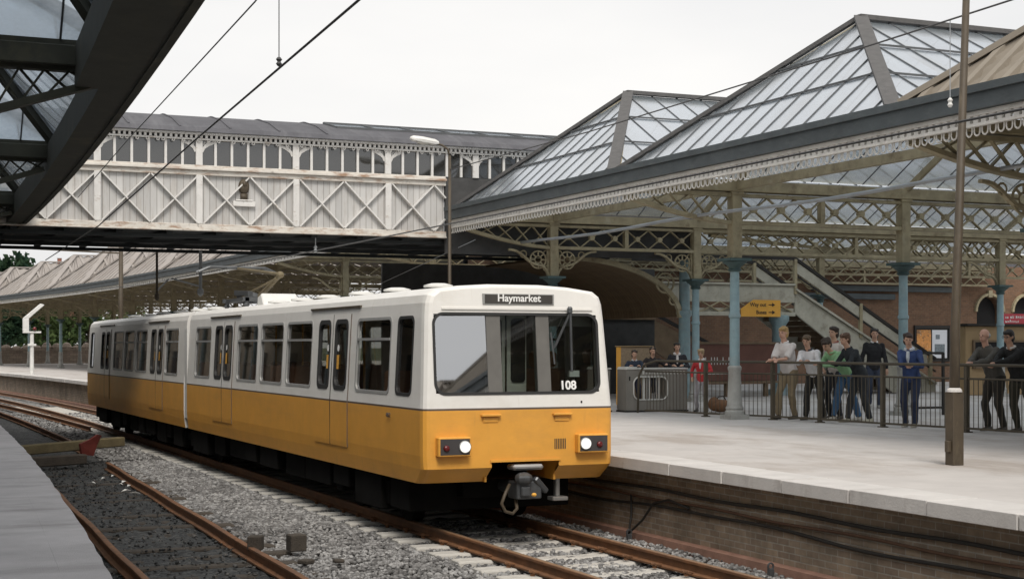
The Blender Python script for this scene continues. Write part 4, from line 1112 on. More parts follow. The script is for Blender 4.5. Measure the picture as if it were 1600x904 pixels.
wire('cable_conduit', 'sagging grey conduit slung below the roof girders of the right hand canopy', [(15.3,10,4.95)]+[(15.3,s,4.90-.06*math.sin((s-17.6)/8.6*PI)**2) for s in np.linspace(17.6,34.8,13)], .035, 'greypipe', 'conduit')
# cables clipped along the platform wall
WO = 9.26+.26-.03
for (z, r_, m_, lab, dx) in ((.52,.022,'cable','upper black cable clipped along the platform wall',.20), (.40,.018,'rustcable','rusty middle cable clipped along the platform wall',.21), (.30,.02,'cable','lower black cable dipping along the platform wall',.21)):
    pts = [(WO, s, z+.012*math.sin(s*2.1+z*30)+(.03*math.sin(s*.9) if z < .35 else 0)) for s in np.linspace(6, 34, 90)]
    wire('wall_cable', lab, pts, r_, m_, 'cable')
wire('wall_cable', 'loop of black cable hanging from the platform wall to a small ground fitting', [(9.47,17.9,.40),(9.45,17.85,.15),(9.33,17.7,-.08),(9.45,17.55,.10),(9.475,17.3,.34),(9.475,16.9,.42),(9.475,16.4,.36)], .016, 'cable', 'cable')
for (fx, fy, lab) in ((9.31, 17.65, 'small metal clamp at the foot of the platform wall beside the cable loop'), (9.29, 14.3, 'small metal clamp at the foot of the platform wall in the middle of the ballast')):
    c = thing('cable_clamp', lab, 'clamp', loc=(fx, fy, -.1))
    b = MB(); b.bx(fx-.03, fx+.03, fy-.025, fy+.025, -.20, -.09); b.ring((fx, fy, -.06), .035, .012, (1,0,0), (0,0,1), 10, 5); b.build('body', mt['gunmetal'], c)

# ------------------------------------------------------------------ buffer beam and odds and ends on the siding
bf = thing('buffer_beam', 'timber stop beam laid across the siding rails with a red board on it', 'buffer stop', loc=(4.5, 33.3, 0))
b = MB(); b.bar((3.1,32.3,.24), (5.5,33.95,.28), .22, .20); b.build('beam', mt['timber'], bf, bevel=.02); bf.children[0].data.materials[0] = M('buffer timber', (.13,.105,.055), .9, var=.3, scale=5, bump=.4)
b = MB(); b.bar((3.0,31.7,.03), (4.5,32.5,.03), .24, .2); b.build('lower_beam', mt['timber'], bf, bevel=.02)
b = MB(); b.prism([(4.50,32.80,.10),(4.76,33.0,.05),(4.86,33.1,.28),(4.96,33.2,.46),(4.86,33.05,.49),(4.70,32.95,.40),(4.46,32.75,.32)], (-.03,.05,0)); b.build('red_board', M('red stop board', (.13,.022,.016), .7, var=.3, scale=8), bf)
for i, (x, y, z, sz, lab) in enumerate(((4.38,17.6,.06,.17,'dark cast block on the rusty rail at the lower left'), (4.95,17.9,.0,.20,'dark square wooden block among the ballast beside the rusty rail'), (4.8,16.95,-.05,.15,'brown timber offcut lying by the wooden block'), (4.55,18.9,-.05,.13,'flat brown timber scrap lying outside the rusty rail'), (5.2,17.0,-.08,.12,'smallest timber scrap lying on the ballast below the wooden block'))):
    b = MB(); a = .35+i*.5; h = sz*(1.0 if i < 2 else .35); ca, sa = math.cos(a)*sz*.7, math.sin(a)*sz*.7
    q = [(x+ca, y+sa), (x-sa, y+ca), (x-ca, y-sa), (x+sa, y-ca)]
    b.prism([(u, v, z-sz*.5) for u, v in q], (0,0,h))
    tag(b.build('timber_block', mt['timber'], bevel=.012), lab, 'block')
rn = random.Random(11)
lit = []
for i in range(16):
    y = rn.uniform(11.5, 17) if i < 8 else rn.uniform(26, 31.5); x = rn.uniform(eL(y)+.5, rR(y)-.15) if i < 8 else rR(y)-rn.uniform(.05, .75)
    b = MB(); w_, h_ = rn.uniform(.03,.09), rn.uniform(.02,.05); a = rn.uniform(0, 3)
    ca, sa = math.cos(a), math.sin(a)
    b.prism([(x+ca*w_, y+sa*w_, -.10), (x-sa*h_, y+ca*h_, -.08), (x-ca*w_, y-sa*w_, -.11), (x+sa*h_, y-ca*h_, -.085)], (0,0,.006))
    tag(b.build('litter_scrap', mt['paper']), 'pale litter scrap lying in the dark cinders between the siding rails', 'litter', 'litter scraps on the siding')

# ------------------------------------------------------------------ far distance: trees, wall, white post, chimney
def tree(x, y, h, rad, mat, label, seed, base=0, trunk_f=.3, n=1800):
    rn = random.Random(seed); t = thing('tree', label, 'tree', 'trees beyond the distant canopy', loc=(x, y, base))
    b = MB(); top = Vector((x+rn.uniform(-.3,.3), y, base+h*.75))
    b.tube([(x,y,base-.5), (x+rn.uniform(-.1,.1),y,base+h*trunk_f), top], [h*.028,h*.02,h*.006], 7)
    blobs = []
    for i in range(11):
        a = rn.uniform(0, 6.28); r_ = rad*rn.uniform(.25,.75); z = base+h*rn.uniform(trunk_f+.08,.9)
        c = Vector((x+math.cos(a)*r_, y+math.sin(a)*r_, z)); blobs.append((c, rad*rn.uniform(.28,.5)))
        b.tube([Vector((x,y,base+h*trunk_f*rn.uniform(.8,1.4))), c], [h*.010,h*.003], 5)
    b.build('trunk', mt['bark'], t)
    vs = []; fs = []; ls = h*.032
    for i in range(n):
        c, r_ = rn.choice(blobs)
        d = Vector((rn.gauss(0,1), rn.gauss(0,1), rn.gauss(0,.8))); d.normalize(); p = c+d*r_*(rn.random()**.4)*1.05
        u = Vector((rn.gauss(0,1), rn.gauss(0,1), rn.gauss(0,1))).normalized(); v = u.cross(Vector((rn.gauss(0,1), rn.gauss(0,1), rn.gauss(0,1)))).normalized()
        q = ls*rn.uniform(.6,1.4); k = len(vs); vs += [p+u*q, p+v*q*.6, p-u*q, p-v*q*.6]; fs.append((k,k+1,k+2,k+3))
    b = MB(); b.add(vs, fs); b.build('crown', mat, t, recalc=False)
    return t
T1, T2, T3 = 'mid green bushy tree seen between the thin columns of the distant canopy', 'dark blue green tree at the far left beyond the distant canopy', 'tall dark tree rising above the distant canopy roofs at the far left'
tl = [(16.2,145,6.5,3.4,'leafA',T1), (18.6,150,7,3.5,'leafA',T1), (21.5,152,6.5,3.6,'leafA',T1), (24.6,155,7,3.8,'leafA',T1), (12.4,140,7.5,3.4,'leafB',T2), (13.6,146,7.5,3.2,'leafB',T2),
      (18,200,13.5,5.5,'leafB',T3), (23,205,12.5,5,'leafB',T3), (14,190,12,5.5,'leafB',T3), (27,215,12,5,'leafB',T3)]
for i, (x, y, h, r_, m_, lab) in enumerate(tl): tree(x, y, h, r_, mt[m_], lab, 40+i, n=2200 if h < 12 else 2600)
sw = thing('stone_wall', 'brown rubble retaining wall beyond the distant platform', 'wall', loc=(12, 128, 0))
b = MB(); b.bx(2, 34, 131, 132, -.4, 1.95); b.build('masonry', mt['stonewall'], sw)
b = MB(); b.bx(1.9, 34.1, 130.85, 132.1, 1.95, 2.1)
for i in range(40): b.ell((2.4+i*.8, 131.5, 2.1), (.45,.5,random.uniform(.25,.6)), 7, 5)
b.build('coping', mt['stonewall'], sw)
wp = thing('platform_lamp', 'white post with a cranked white hood and small red light at the far left platform', 'lamp post', loc=(9.2, 84, ZP))
pxo, pys = 8.75, 82.0
b = MB(); b.tube([(pxo,pys,ZP),(pxo,pys,3.0)], [.11,.10], 10); b.bx(pxo-.2, pxo+.2, pys-.15, pys+.15, 2.35, 2.46); b.build('post', mt['postwhite'], wp, autos=40)
b = MB(); b.bx(pxo-.45, pxo+.45, pys-.15, pys+.15, 3.0, 3.09); b.bx(pxo-.45, pxo-.15, pys-.13, pys+.13, 3.09, 3.75); b.prism([(pxo-.45,pys-.12,3.75),(pxo-.15,pys-.12,3.75),(pxo+.62,pys-.12,4.45),(pxo+.42,pys-.12,4.52)], (0,.24,0)); b.build('hood', mt['postwhite'], wp, bevel=.02)
b = MB(); b.ell((pxo+.12,pys-.16,3.22), .10, 10, 6); b.build('red_light', mt['lamp_red'], wp, smooth=True)
ch = thing('chimney_house', 'red brick chimney stack rising behind the distant canopy roofs', 'chimney', loc=(19, 150, 8))
b = MB(); b.bx(18.2, 19.8, 150, 151.4, 5, 9.5); b.bx(18.05, 19.95, 149.8, 151.6, 9.5, 9.8); b.build('stack', mt['redbrick'], ch)
b = MB(); b.lathe((18.6,150.7,9.8), [(.22,0),(.2,.8),(.25,.85)], 8); b.lathe((19.4,150.7,9.8), [(.22,0),(.2,.5),(.25,.55)], 8); b.build('chimney_pot', mt['redbrick'], ch)

# ------------------------------------------------------------------ the train
T = thing('metro_train', 'yellow and white two car electric train with a lit destination sign at the front', 'train', loc=(TC, 18, 0))
PROF = [(1.265,.65),(1.29,.84),(1.30,1.0),(1.30,1.555),(1.30,1.58),(1.288,1.75),(1.238,2.70),(1.222,2.88),(1.19,2.98),(1.10,3.05),(.75,3.10),(.35,3.125)]
def dz_(z):
    for (d0, z0), (d1, z1) in zip(PROF[:-1], PROF[1:]):
        if z0 <= z <= z1: return d0+(d1-d0)*(z-z0)/(z1-z0)
    return PROF[0][0] if z < .65 else .3
def fs_(z): return 17.6 + max(0, z-1.57)*.10 + (max(0, .82-z)*1.5)
ZR_ = [.65,.84,1.0,1.555,1.58,1.75,2.70,2.88]
MATB = [mt['orange'], mt['cream'], mt['stripe']]
def zmat(z): return 0 if z < 1.55 else (2 if z < 1.575 else 1)
def sp(sd, s, z, off=0): return (TC+sd*(dz_(z)+off), s, z)
def side_panel(b, sd, s0, s1, holes, off=0, s0f=None, zr=ZR_, mat=None):
    cuts = sorted({s0, s1} | {q for h in holes for q in h[:2]})
    for a, c in zip(cuts[:-1], cuts[1:]):
        for z0, z1 in zip(zr[:-1], zr[1:]):
            zm = (z0+z1)/2
            if 1.75 <= zm <= 2.70 and any(h[0]-1e-6 <= a and c <= h[1]+1e-6 for h in holes): continue
            A = lambda s, z: sp(sd, (s0f(z) if (s0f and s == s0) else s), z, off)
            b.quad(A(a,z0), A(c,z0), A(c,z1), A(a,z1), m=zmat(zm) if mat is None else mat)
def rrect(s0, s1, z0, z1, r, n=5):
    pts = []
    for (cx, cz, a0) in ((s1-r, z1-r, 0), (s0+r, z1-r, PI/2), (s0+r, z0+r, PI), (s1-r, z0+r, 3*PI/2)):
        for i in range(n+1):
            a = a0+PI/2*i/n; pts.append((cx+r*math.cos(a), cz+r*math.sin(a)))
    return pts
def ring_frame(b, outer, inner, P, o1, o2):
    n = len(outer)
    vs = [P(x, z, 0) for x, z in outer]+[P(x, z, o1) for x, z in outer]+[P(x, z, o1) for x, z in inner]+[P(x, z, o2) for x, z in inner]
    fs = []
    for k in range(3):
        for i in range(n): fs.append((k*n+i, k*n+(i+1) % n, (k+1)*n+(i+1) % n, (k+1)*n+i))
    b.add(vs, fs)
car1_win = [(18.10,18.66,'cab'),(18.95,20.36,'h'),(22.62,24.03,'h'),(24.30,25.71,'h'),(25.98,27.42,'h'),(29.66,31.04,'h')]
car1_door = [(20.78,21.37,21.62,22.19,21.50),(27.83,28.42,28.61,29.20,28.52)]
car2_win = [(32.82,34.24,'h'),(36.5,37.96,'h'),(38.3,39.66,'h'),(39.95,41.38,'h'),(44.9,45.5,'cab')]
car2_door = [(34.50,35.07,35.33,35.92,35.20),(42.0,42.58,42.84,43.42,42.71)]
S1, S2 = 31.75, 46.05
for (a0, a1, wins, doors, nm, front) in ((17.72, S1, car1_win, car1_door, 'front_car_body', True), (32.05, S2-.1, car2_win, car2_door, 'rear_car_body', False)):
    b = MB()
    holes = [(w_[0], w_[1]) for w_ in wins] + [(d[0], d[1]) for d in doors] + [(d[2], d[3]) for d in doors]
    f0 = (lambda z: fs_(z)+.12) if front else None
    for sd_ in (-1, 1): side_panel(b, sd_, a0, a1, holes, 0, f0)
    # roof, from cantrail over the crown
    rp = PROF[7:]; full = [(-d, z) for d, z in rp] + [(d, z) for d, z in reversed(rp)]
    for (d0, z0), (d1, z1) in zip(full[:-1], full[1:]):
        st0 = (lambda z: fs_(z)+.12) if front else (lambda z: a0)
        b.quad((TC+d0, st0(z0), z0), (TC+d1, st0(z1), z1), (TC+d1, a1, z1), (TC+d0, a1, z0), m=1)
    if front:
        ol = [(-d, z) for d, z in PROF] + [(d, z) for d, z in reversed(PROF)]
        def shr(d, z, k):
            q = d-math.copysign(min(k, abs(d)*.5), d) if z < 3.0 else d*(1-k*.8)
            return (TC+q, (z if z < 2.9 else z-k*.55*(z-2.88)/.25))
        R_ = []
        for k, ds in ((0, .12), (.012, .05), (.05, .015), (.09, 0)):
            R_.append([(shr(d, z, k)[0], fs_(z)+ds, shr(d, z, k)[1]) for d, z in ol])
        for r0, r1 in zip(R_[:-1], R_[1:]):
            for i in range(len(ol)-1):
                zm = (ol[i][1]+ol[i+1][1])/2
                b.quad(r0[i], r0[i+1], r1[i+1], r1[i], m=zmat(zm))
        # front face cells with windscreen and coupler openings
        rows = [.65,.84,.91,1.0,1.555,1.58,1.75,1.765,2.70,2.745,2.88]
        WX0, WX1, WZ0, WZ1 = 6.63, 8.86, 1.765, 2.745; CX0, CX1, CZ = 7.36, 8.28, .91
        for z0, z1 in zip(rows[:-1], rows[1:]):
            zm = (z0+z1)/2; e = lambda z: dz_(z)-.09
            cols = [None, WX0, CX0, CX1, WX1, None]
            for ci in range(5):
                cm = [(TC-1.2), 7.0, 7.8, 8.6, TC+1.2][ci]
                if WZ0 < zm < WZ1 and ci in (1, 2, 3): continue
                if zm < CZ and ci == 2: continue
                xa = lambda z: TC-e(z) if ci == 0 else cols[ci]
                xb = lambda z: TC+e(z) if ci == 4 else cols[ci+1]
                b.quad((xa(z0),fs_(z0),z0), (xb(z0),fs_(z0),z0), (xb(z1),fs_(z1),z1), (xa(z1),fs_(z1),z1), m=zmat(zm))
        top = [p for p, (d, z) in zip(R_[-1], ol) if z >= 2.88]
        b.add(top, [tuple(range(len(top)))], 1)
        # coupler recess lining and underside
        for x in (CX0, CX1): b.quad((x,fs_(.65),.65),(x,fs_(.91),.91),(x,18.6,.91),(x,18.6,.65), m=0)
        b.quad((CX0,fs_(.91),.91),(CX1,fs_(.91),.91),(CX1,18.6,.91),(CX0,18.6,.91), m=0)
        rear_s = a1
    ends = [a1] + ([] if front else [a0])
    for s in ends:     # flat car end with gangway opening closed by dark bellows
        ol = [(-d, z) for d, z in PROF] + [(d, z) for d, z in reversed(PROF)]
        b.add([(TC+d, s, z) for d, z in ol], [tuple(range(len(ol)))], 1)
    # floor
    b.quad((TC-1.26,(18.0 if front else a0),.66),(TC+1.26,(18.0 if front else a0),.66),(TC+1.26,a1,.66),(TC-1.26,a1,.66), m=2)
    body = b.build(nm, MATB, T, recalc=False, autos=30)
    # interior
    b = MB(); b.bx(TC-1.2, TC+1.2, a0+.5, a1-.05, .92, .96); b.bx(TC-1.16, TC+1.16, a0+.5, a1-.05, 2.80, 2.84); b.bx(TC-1.1, TC+1.1, a1-.09, a1-.05, .96, 2.80)
    b.build('interior_lining', mt['lining'], T)
    for wi, w_ in enumerate(wins):
        s0, s1 = w_[0], w_[1]
        for sd_ in (-1, 1):
            b = MB(); P = lambda x, z, o: sp(sd_, x, z, o)
            ring_frame(b, rrect(s0-.03, s1+.03, 1.72, 2.73, .10), rrect(s0+.008, s1-.008, 1.758, 2.692, .085), P, .007, -.018)
            if w_[2] == 'h': b.bar(sp(sd_, s0+.03, 2.44, .0), sp(sd_, s1-.03, 2.44, .0), .03, .035)
            fr = b.build('window', mt['alu'], T)
            if w_[2] == 'cab': fr.data.materials[0] = mt['rubber']
            b = MB(); b.quad(sp(sd_, s0, 1.75, -.02), sp(sd_, s1, 1.75, -.02), sp(sd_, s1, 2.70, -.02), sp(sd_, s0, 2.70, -.02))
            b.build('pane', mt['trainglass'], fr, recalc=False)
    for d in doors:
        for sd_ in (-1, 1):
            mid = d[4]
            for (w0, w1, l0, l1) in ((d[0], d[1], d[0]-.10, mid-.012), (d[2], d[3], mid+.012, d[3]+.10)):
                b = MB(); side_panel(b, sd_, l0, l1, [(w0, w1)], .014, zr=[.93,1.0,1.555,1.58,1.75,2.70,2.80])
                # thickness edges
                for s in (l0, l1):
                    for z0, z1 in ((.93,1.0),(1.0,1.555),(1.555,1.58),(1.58,1.75),(1.75,2.70),(2.70,2.80)):
                        b.quad(sp(sd_, s, z0, .014), sp(sd_, s, z1, .014), sp(sd_, s, z1, 0), sp(sd_, s, z0, 0), m=2)
                lf = b.build('door', MATB, T, recalc=False)
                b = MB(); P = lambda x, z, o: sp(sd_, x, z, o+.014)
                ring_frame(b, rrect(w0-.02, w1+.02, 1.72, 2.73, .12), rrect(w0+.035, w1-.035, 1.785, 2.665, .12), P, .008, -.04)
                b.build('door_window', mt['rubber'], lf)
                b = MB(); b.quad(sp(sd_, w0, 1.75, -.01), sp(sd_, w1, 1.75, -.01), sp(sd_, w1, 2.70, -.01), sp(sd_, w0, 2.70, -.01)); b.build('pane', mt['trainglass'], lf, recalc=False)
                if sd_ < 0:
                    hx = w1-.13 if w1 < mid else w0+.13
                    b = MB(); P0 = [sp(sd_, hx+q*.055, z, .004) for q in (-1, 1) for z in (2.02, 2.22)]
                    b.add([P0[0], P0[1], P0[3], P0[2]], [(0,1,2,3)]); b.build('door_pull', mt['ywood'], lf, recalc=False)
                    b = MB(); b.add([sp(sd_, hx+.05*math.cos(t_2), 2.32+.05*math.sin(t_2), .004) for t_2 in np.linspace(0, 2*PI, 12, endpoint=False)], [tuple(range(12))]); b.build('door_sticker', mt['white'], lf, recalc=False)
            if sd_ < 0:
                b = MB(); b.bar(sp(-1, mid-1.22, 2.895, .012), sp(-1, mid+1.22, 2.895, .012), .035, .03)
                b.build('door_rail', mt['pole'], T)
                b = MB(); b.bar(sp(-1, mid, .93, .010), sp(-1, mid, 1.555, .010), .024, .014); b.bar(sp(-1, mid, 1.58, .010), sp(-1, mid, 2.80, .008), .024, .014); b.build('door_seal', mt['rubber'], T)
    # seats in pairs either side of the aisle
    s = a0+2.0
    proto = None
    while s < a1-.8:
        for x in (TC-.74, TC+.74):
            if not any(d[0]-.5 < s < d[3]+.5 for d in doors):
                if proto is None:
                    b = MB(); b.bx(-.42, .42, -.22, .24, 1.28, 1.42); b.bx(-.42, .42, .20, .30, 1.42, 2.02); b.bx(-.36, .36, -.1, .2, .96, 1.28)
                    proto = b.build('seat', mt['seat'], T, bevel=.03); o = proto
                else: o = proto.copy(); COL.objects.link(o); o.parent = T
                o.location = (x, s, 0); o.rotation_euler = (0, 0, PI if int(s) % 2 else 0)
                if o is not proto: o.matrix_parent_inverse = proto.matrix_parent_inverse
        s += .86
    for d in doors:
        b = MB()
        for x in (TC-.5, TC+.5): b.cyl((x, d[0]-.2, .96), (x, d[0]-.2, 2.80), .018, 8); b.cyl((x, d[3]+.2, .96), (x, d[3]+.2, 2.80), .018, 8)
        b.build('grab_pole', mt['ywood'], T)
    # skirt crease line and underframe boxes
    b = MB(); rb = random.Random(3 if front else 9); s = a0+.8
    while s < a1-1.2:
        L_ = rb.uniform(.5, 1.5); b.bx(TC-1.2+rb.uniform(0,.08), TC+1.1, s, s+L_, rb.uniform(.17,.34), .645); s += L_+rb.uniform(.08,.4)
    b.bx(TC-.5, TC+.5, a0+.6, a1-.2, .40, .64)
    b.build('underframe_equipment', mt['dark'], T, bevel=.015)
# bellows
b = MB()
for i in range(5): s = 31.76+i*.058; b.bx(TC-1.12, TC+1.12, s, s+.035, .8, 2.98); b.bx(TC-1.06, TC+1.06, s+.035, s+.058, .85, 2.93)
b.build('gangway_bellows', mt['rubber'], T)
b = MB(); b.bx(TC-1.29, TC-1.25, 31.77, 32.03, .86, 2.7); b.build('gangway_cover', mt['lampwhite'], T)
# bogies
for cs in (20.6, 31.9, 43.2):
    b = MB()
    for sg in (-1, 1):
        b.bx(TC+sg*1.0-.07, TC+sg*1.0+.07, cs-1.5, cs+1.5, .36, .52); b.bx(TC+sg*1.03-.10, TC+sg*1.03+.10, cs-.3, cs+.3, .26, .60)
        for q in (-1.05, 1.05): b.bx(TC+sg*1.02-.10, TC+sg*1.02+.10, cs+q-.16, cs+q+.16, .24, .56); b.tube([(TC+sg*1.03, cs+q*.62, .5+k*.0) for k in range(2)], .1, 8) if False else None
    b.bx(TC-.95, TC+.95, cs-.2, cs+.2, .35, .6)
    bo = b.build('bogie', mt['dark'], T, bevel=.02)
    for q in (-1.05, 1.05):
        b = MB()
        for sg in (-1, 1):
            x = TC+sg*.755; b.tube([(x-.06,cs+q,.37),(x+.06,cs+q,.37)], .37, 22); b.tube([(x-sg*.09,cs+q,.37),(x-sg*.05,cs+q,.37)], .40, 22)
        b.cyl((TC-.75,cs+q,.37), (TC+.75,cs+q,.37), .08, 10)
        b.build('wheelset', mt['dark'], bo, autos=40)
# --- front details
ZM = lambda z, o=0: fs_(z)-o
FP = lambda x, z, o: (x, fs_(z)-o, z)
b = MB(); ring_frame(b, rrect(WX0-.022, WX1+.022, WZ0-.022, WZ1+.022, .15, 7), rrect(WX0+.012, WX1-.012, WZ0+.012, WZ1-.012, .125, 7), FP, .010, -.03)
ws = b.build('windscreen', mt['rubber'], T)
for (xa, xb, yl, yr, ml) in ((WX0, 7.33, .036, .012, 'windscreen_mirror'), (7.52, 8.01, .03, .03, 'windscreen'), (8.19, WX1, .03, .03, 'windscreen')):  # left pane turned slightly to catch a brighter reflection
    b = MB(); b.quad((xa,fs_(WZ0)+yl,WZ0),(xb,fs_(WZ0)+yr,WZ0),(xb,fs_(WZ1)+yr+(.014 if yl > .035 else 0),WZ1),(xa,fs_(WZ1)+yl+(.014 if yl > .035 else 0),WZ1))
    b.build('pane', mt[ml], ws, recalc=False)
for xa, xb in ((7.33, 7.52), (8.01, 8.19)):
    b = MB(); b.prism([(xa,fs_(WZ0)+.008,WZ0-.0),(xb,fs_(WZ0)+.008,WZ0-.0),(xb,fs_(WZ1)+.008,WZ1),(xa,fs_(WZ1)+.008,WZ1)], (0,.10,0))
    b.build('windscreen_pillar', mt['cabgrey'], ws)
# cab back: pale double door with dark panes, desk, seat back, blind
b = MB(); b.bx(TC-1.18, TC+1.18, 19.5, 19.55, .96, 2.80); b.build('cab_partition', mt['tar'], T)
for xa, xb in ((7.50, 7.76), (7.79, 8.06)):
    b = MB(); b.bx(xa, xb, 18.12, 18.15, .96, 2.78); dr_ = b.build('cab_door', mt['cablight'], T)
    b = MB(); b.prism([(x, 18.105, z) for x, z in rrect(xa+(.02 if xa < 7.6 else .05), xb-(.05 if xa < 7.6 else .02), 1.88, 2.70, .05)], (0,.012,0)); b.build('pane', mt['voidb'], dr_)
b = MB(); b.prism([(TC-1.12,18.0,1.0),(TC-1.12,17.98,1.68),(TC-1.12,18.55,1.72),(TC-1.12,18.55,1.0)], (.6,0,0)); b.prism([(TC+.5,18.0,1.0),(TC+.5,17.98,1.70),(TC+.5,18.5,1.72),(TC+.5,18.5,1.0)], (.62,0,0)); b.build('cab_desk', mt['cabgrey'], T)
b = MB(); b.bx(8.32, 8.86, 18.75, 18.86, 1.3, 2.05); b.bx(8.4, 8.8, 18.74, 18.84, 2.06, 2.28); b.build('driver_seat', mt['seat'], T, bevel=.04)
b = MB(); b.bx(8.60, 8.74, 17.95, 18.0, 1.95, 2.03); b.build('notice_card', mt['white'], T)
b = MB(); b.bx(8.24, 8.86, 17.85, 17.88, 2.60, 2.74); b.build('sun_blind', mt['cabgrey'], T)
# fleet number inside the right hand pane
text('108', .155, (8.315, fs_(1.80)+.018, 1.80), (R(90-5.7),0,0), mt['white'], T, 'fleet_number', sx=1.0, bold=.004)
text('4012', .085, (TC-1.322, 18.95, 1.43), (PI/2,0,-PI/2), mt['stripe'], T, 'car_number')
# destination box
b = MB(); b.bx(7.29, 8.27, fs_(2.95)-.022, fs_(2.95)+.05, 2.865, 3.005); dst = b.build('destination_box', mt['alu'], T, bevel=.006)
b = MB(); b.bx(7.315, 8.245, fs_(2.95)-.028, fs_(2.95)-.0225, 2.882, 2.992); b.build('destination_blind', mt['blind'], dst)
text('Haymarket', .128, (7.78, fs_(2.95)-.0285, 2.908), (PI/2,0,0), mt['white'], dst, align='CENTER', sx=1.04, bold=.0025)
b = MB(); b.bx(TC-1.02, TC+1.05, fs_(2.81)-.018, fs_(2.81)+.01, 2.800, 2.822); b.build('rain_strip', mt['cream'], T)
# wiper
b = MB(); yw = lambda z: fs_(z)-.05
b.lathe((8.47, yw(2.80), 2.77), [(.035,0),(.035,.06),(.02,.08)], 8); b.bar((8.47,yw(2.80)-.01,2.80),(8.475,yw(2.36)-.0,2.02),.03,.02); b.bar((8.46,yw(2.75),2.75),(8.22,yw(2.3),2.32),.022,.018); b.bar((8.44,yw(2.75),2.70),(8.25,yw(2.3),2.35),.014,.014)
b.bar((8.19,yw(2.4)+.01,2.52),(8.235,yw(2.2)+.01,2.12),.018,.02)
b.build('wiper', mt['gunmetal'], T)
# lamp clusters
for (xa, xb, lx, rx) in ((6.615, 7.045, 6.955, 6.715), (8.505, 8.935, 8.60, 8.80)):
    b = MB(); y0 = 17.6-.11
    b.bx(xa, xb, y0, 17.6+.02, .995, 1.235); hl = b.build('lamp_cluster', mt['orange'], T, bevel=.012)
    b = MB(); b.bx(xa+.022, xb-.022, y0-.004, y0-.0005, 1.018, 1.213); b.build('face', mt['lamp_face'], hl)
    b = MB(); b.lathe((0,0,0), [(.078,0),(.078,.015),(.068,.018)], 20); b.v = [(lx+x, y0-.005-z, 1.115+y) for x, y, z in b.v]; b.build('lamp_bezel', mt['bright'], hl)
    b = MB(); b.lathe((0,0,0), [(.068,.0),(.066,.012),(.05,.022),(.025,.028)], 20); b.v = [(lx+x, y0-.022-z, 1.115+y) for x, y, z in b.v]; b.build('headlamp', mt['lamp_on'], hl, smooth=True)
    b = MB(); b.lathe((0,0,0), [(.042,0),(.038,.016),(.02,.026)], 14); b.v = [(rx+x, y0-.005-z, 1.10+y) for x, y, z in b.v]; b.build('tail_lamp', mt['lamp_red'], hl, smooth=True)
# grab steps, grille, rubbing crease
for x in (7.34, 8.32):
    b = MB(); b.bx(x-.13, x+.13, 17.6-.055, 17.6+.01, 1.475, 1.505); b.bx(x-.10, x+.10, 17.6-.012, 17.6+.01, 1.40, 1.47); b.build('grab_step', mt['orange'], T, bevel=.006)
b = MB()
for i in range(7): b.bx(8.22+i*.024, 8.232+i*.024, 17.6-.006, 17.6+.01, 1.05, 1.18)
b.build('grille', mt['pole'], T)
b = MB(); b.bx(CX0-.02, CX1+.02, 17.6-.02, 17.62, .905, .935); b.bx(CX0-.03, CX0-.002, fs_(.7)-.015, fs_(.7)+.05, .65, .905); b.bx(CX1+.002, CX1+.03, fs_(.7)-.015, fs_(.7)+.05, .65, .905); b.build('recess_edge', mt['orange'], T)
b = MB(); b.ell((8.6, 17.6, 1.64), .014, 6, 4); b.build('socket_screw', mt['dark'], T)
# coupler
b = MB(); b.bx(7.62, 8.04, 17.52, 17.75, .80, .87); b.build('coupler_guide', mt['bright'], T, bevel=.025)
b = MB(); b.cyl((7.83,18.6,.55), (7.83,17.75,.55), .09, 10); b.bx(7.66, 8.0, 17.50, 17.80, .44, .66); b.ell((7.75,17.50,.70), (.12,.12,.08), 10, 6); b.bar((7.9,17.5,.70),(8.08,17.55,.52),.08,.07); b.bx(7.70, 7.82, 17.44, 17.5, .48, .60)
b.build('coupler', mt['gunmetal'], T, bevel=.015)
b = MB(); b.tube([(7.60,17.6,.62),(7.50,17.5,.52),(7.45,17.5,.40),(7.50,17.5,.30),(7.60,17.5,.27),(7.68,17.55,.32),(7.72,17.7,.5)], .022, 8); b.build('brake_hose', mt['pole'], T, smooth=True)
b = MB(); b.ell((7.86,17.43,.50), (.035,.03,.025), 8, 6); b.build('marker_knob', mt['ywood'], T)
b = MB(); b.bx(8.38, 8.44, 17.9, 17.98, .42, .66); b.bx(8.30, 8.52, 17.82, 18.0, .37, .42); b.build('rail_guard', mt['bright'], T, bevel=.01)
# --- roof equipment
proto = None
for s in [19.6,21.3,23.0,24.8,26.4,28.0,33.2,35.0,37.0,39.2,41.2,43.4]:
    if proto is None:
        b = MB(); b.lathe((TC-.35,0,3.09), [(.10,0),(.10,.05),(.20,.055),(.20,.085),(.1,.11)], 16)
        proto = b.build('roof_vent', mt['lampwhite'], T, autos=50); o = proto
    else:
        o = proto.copy(); COL.objects.link(o); o.parent = T; o.matrix_parent_inverse = proto.matrix_parent_inverse
    o.location = (0, s, 0)
b = MB(); ps = 30.9
b.bx(TC-.55, TC+.55, ps-.9, ps-.8, 3.24, 3.32); b.bx(TC-.55, TC+.55, ps+.8, ps+.9, 3.24, 3.32); b.bx(TC-.5, TC-.42, ps-.9, ps+.9, 3.24, 3.31); b.bx(TC+.42, TC+.5, ps-.9, ps+.9, 3.24, 3.31)
for x in (TC-.46, TC+.46):
    for q in (-.85, .85): b.lathe((x, ps+q, 3.08), [(.05,0),(.07,.03),(.045,.06),(.07,.09),(.045,.12),(.05,.16)], 8)
b.ell((TC-.1, ps+.5, 3.37), (.25,.35,.10), 10, 6); b.bar((TC-.3,ps-.5,3.40),(TC-.3,ps+.7,3.45),.1,.1)
pg = b.build('pantograph_base', mt['gunmetal'], T)
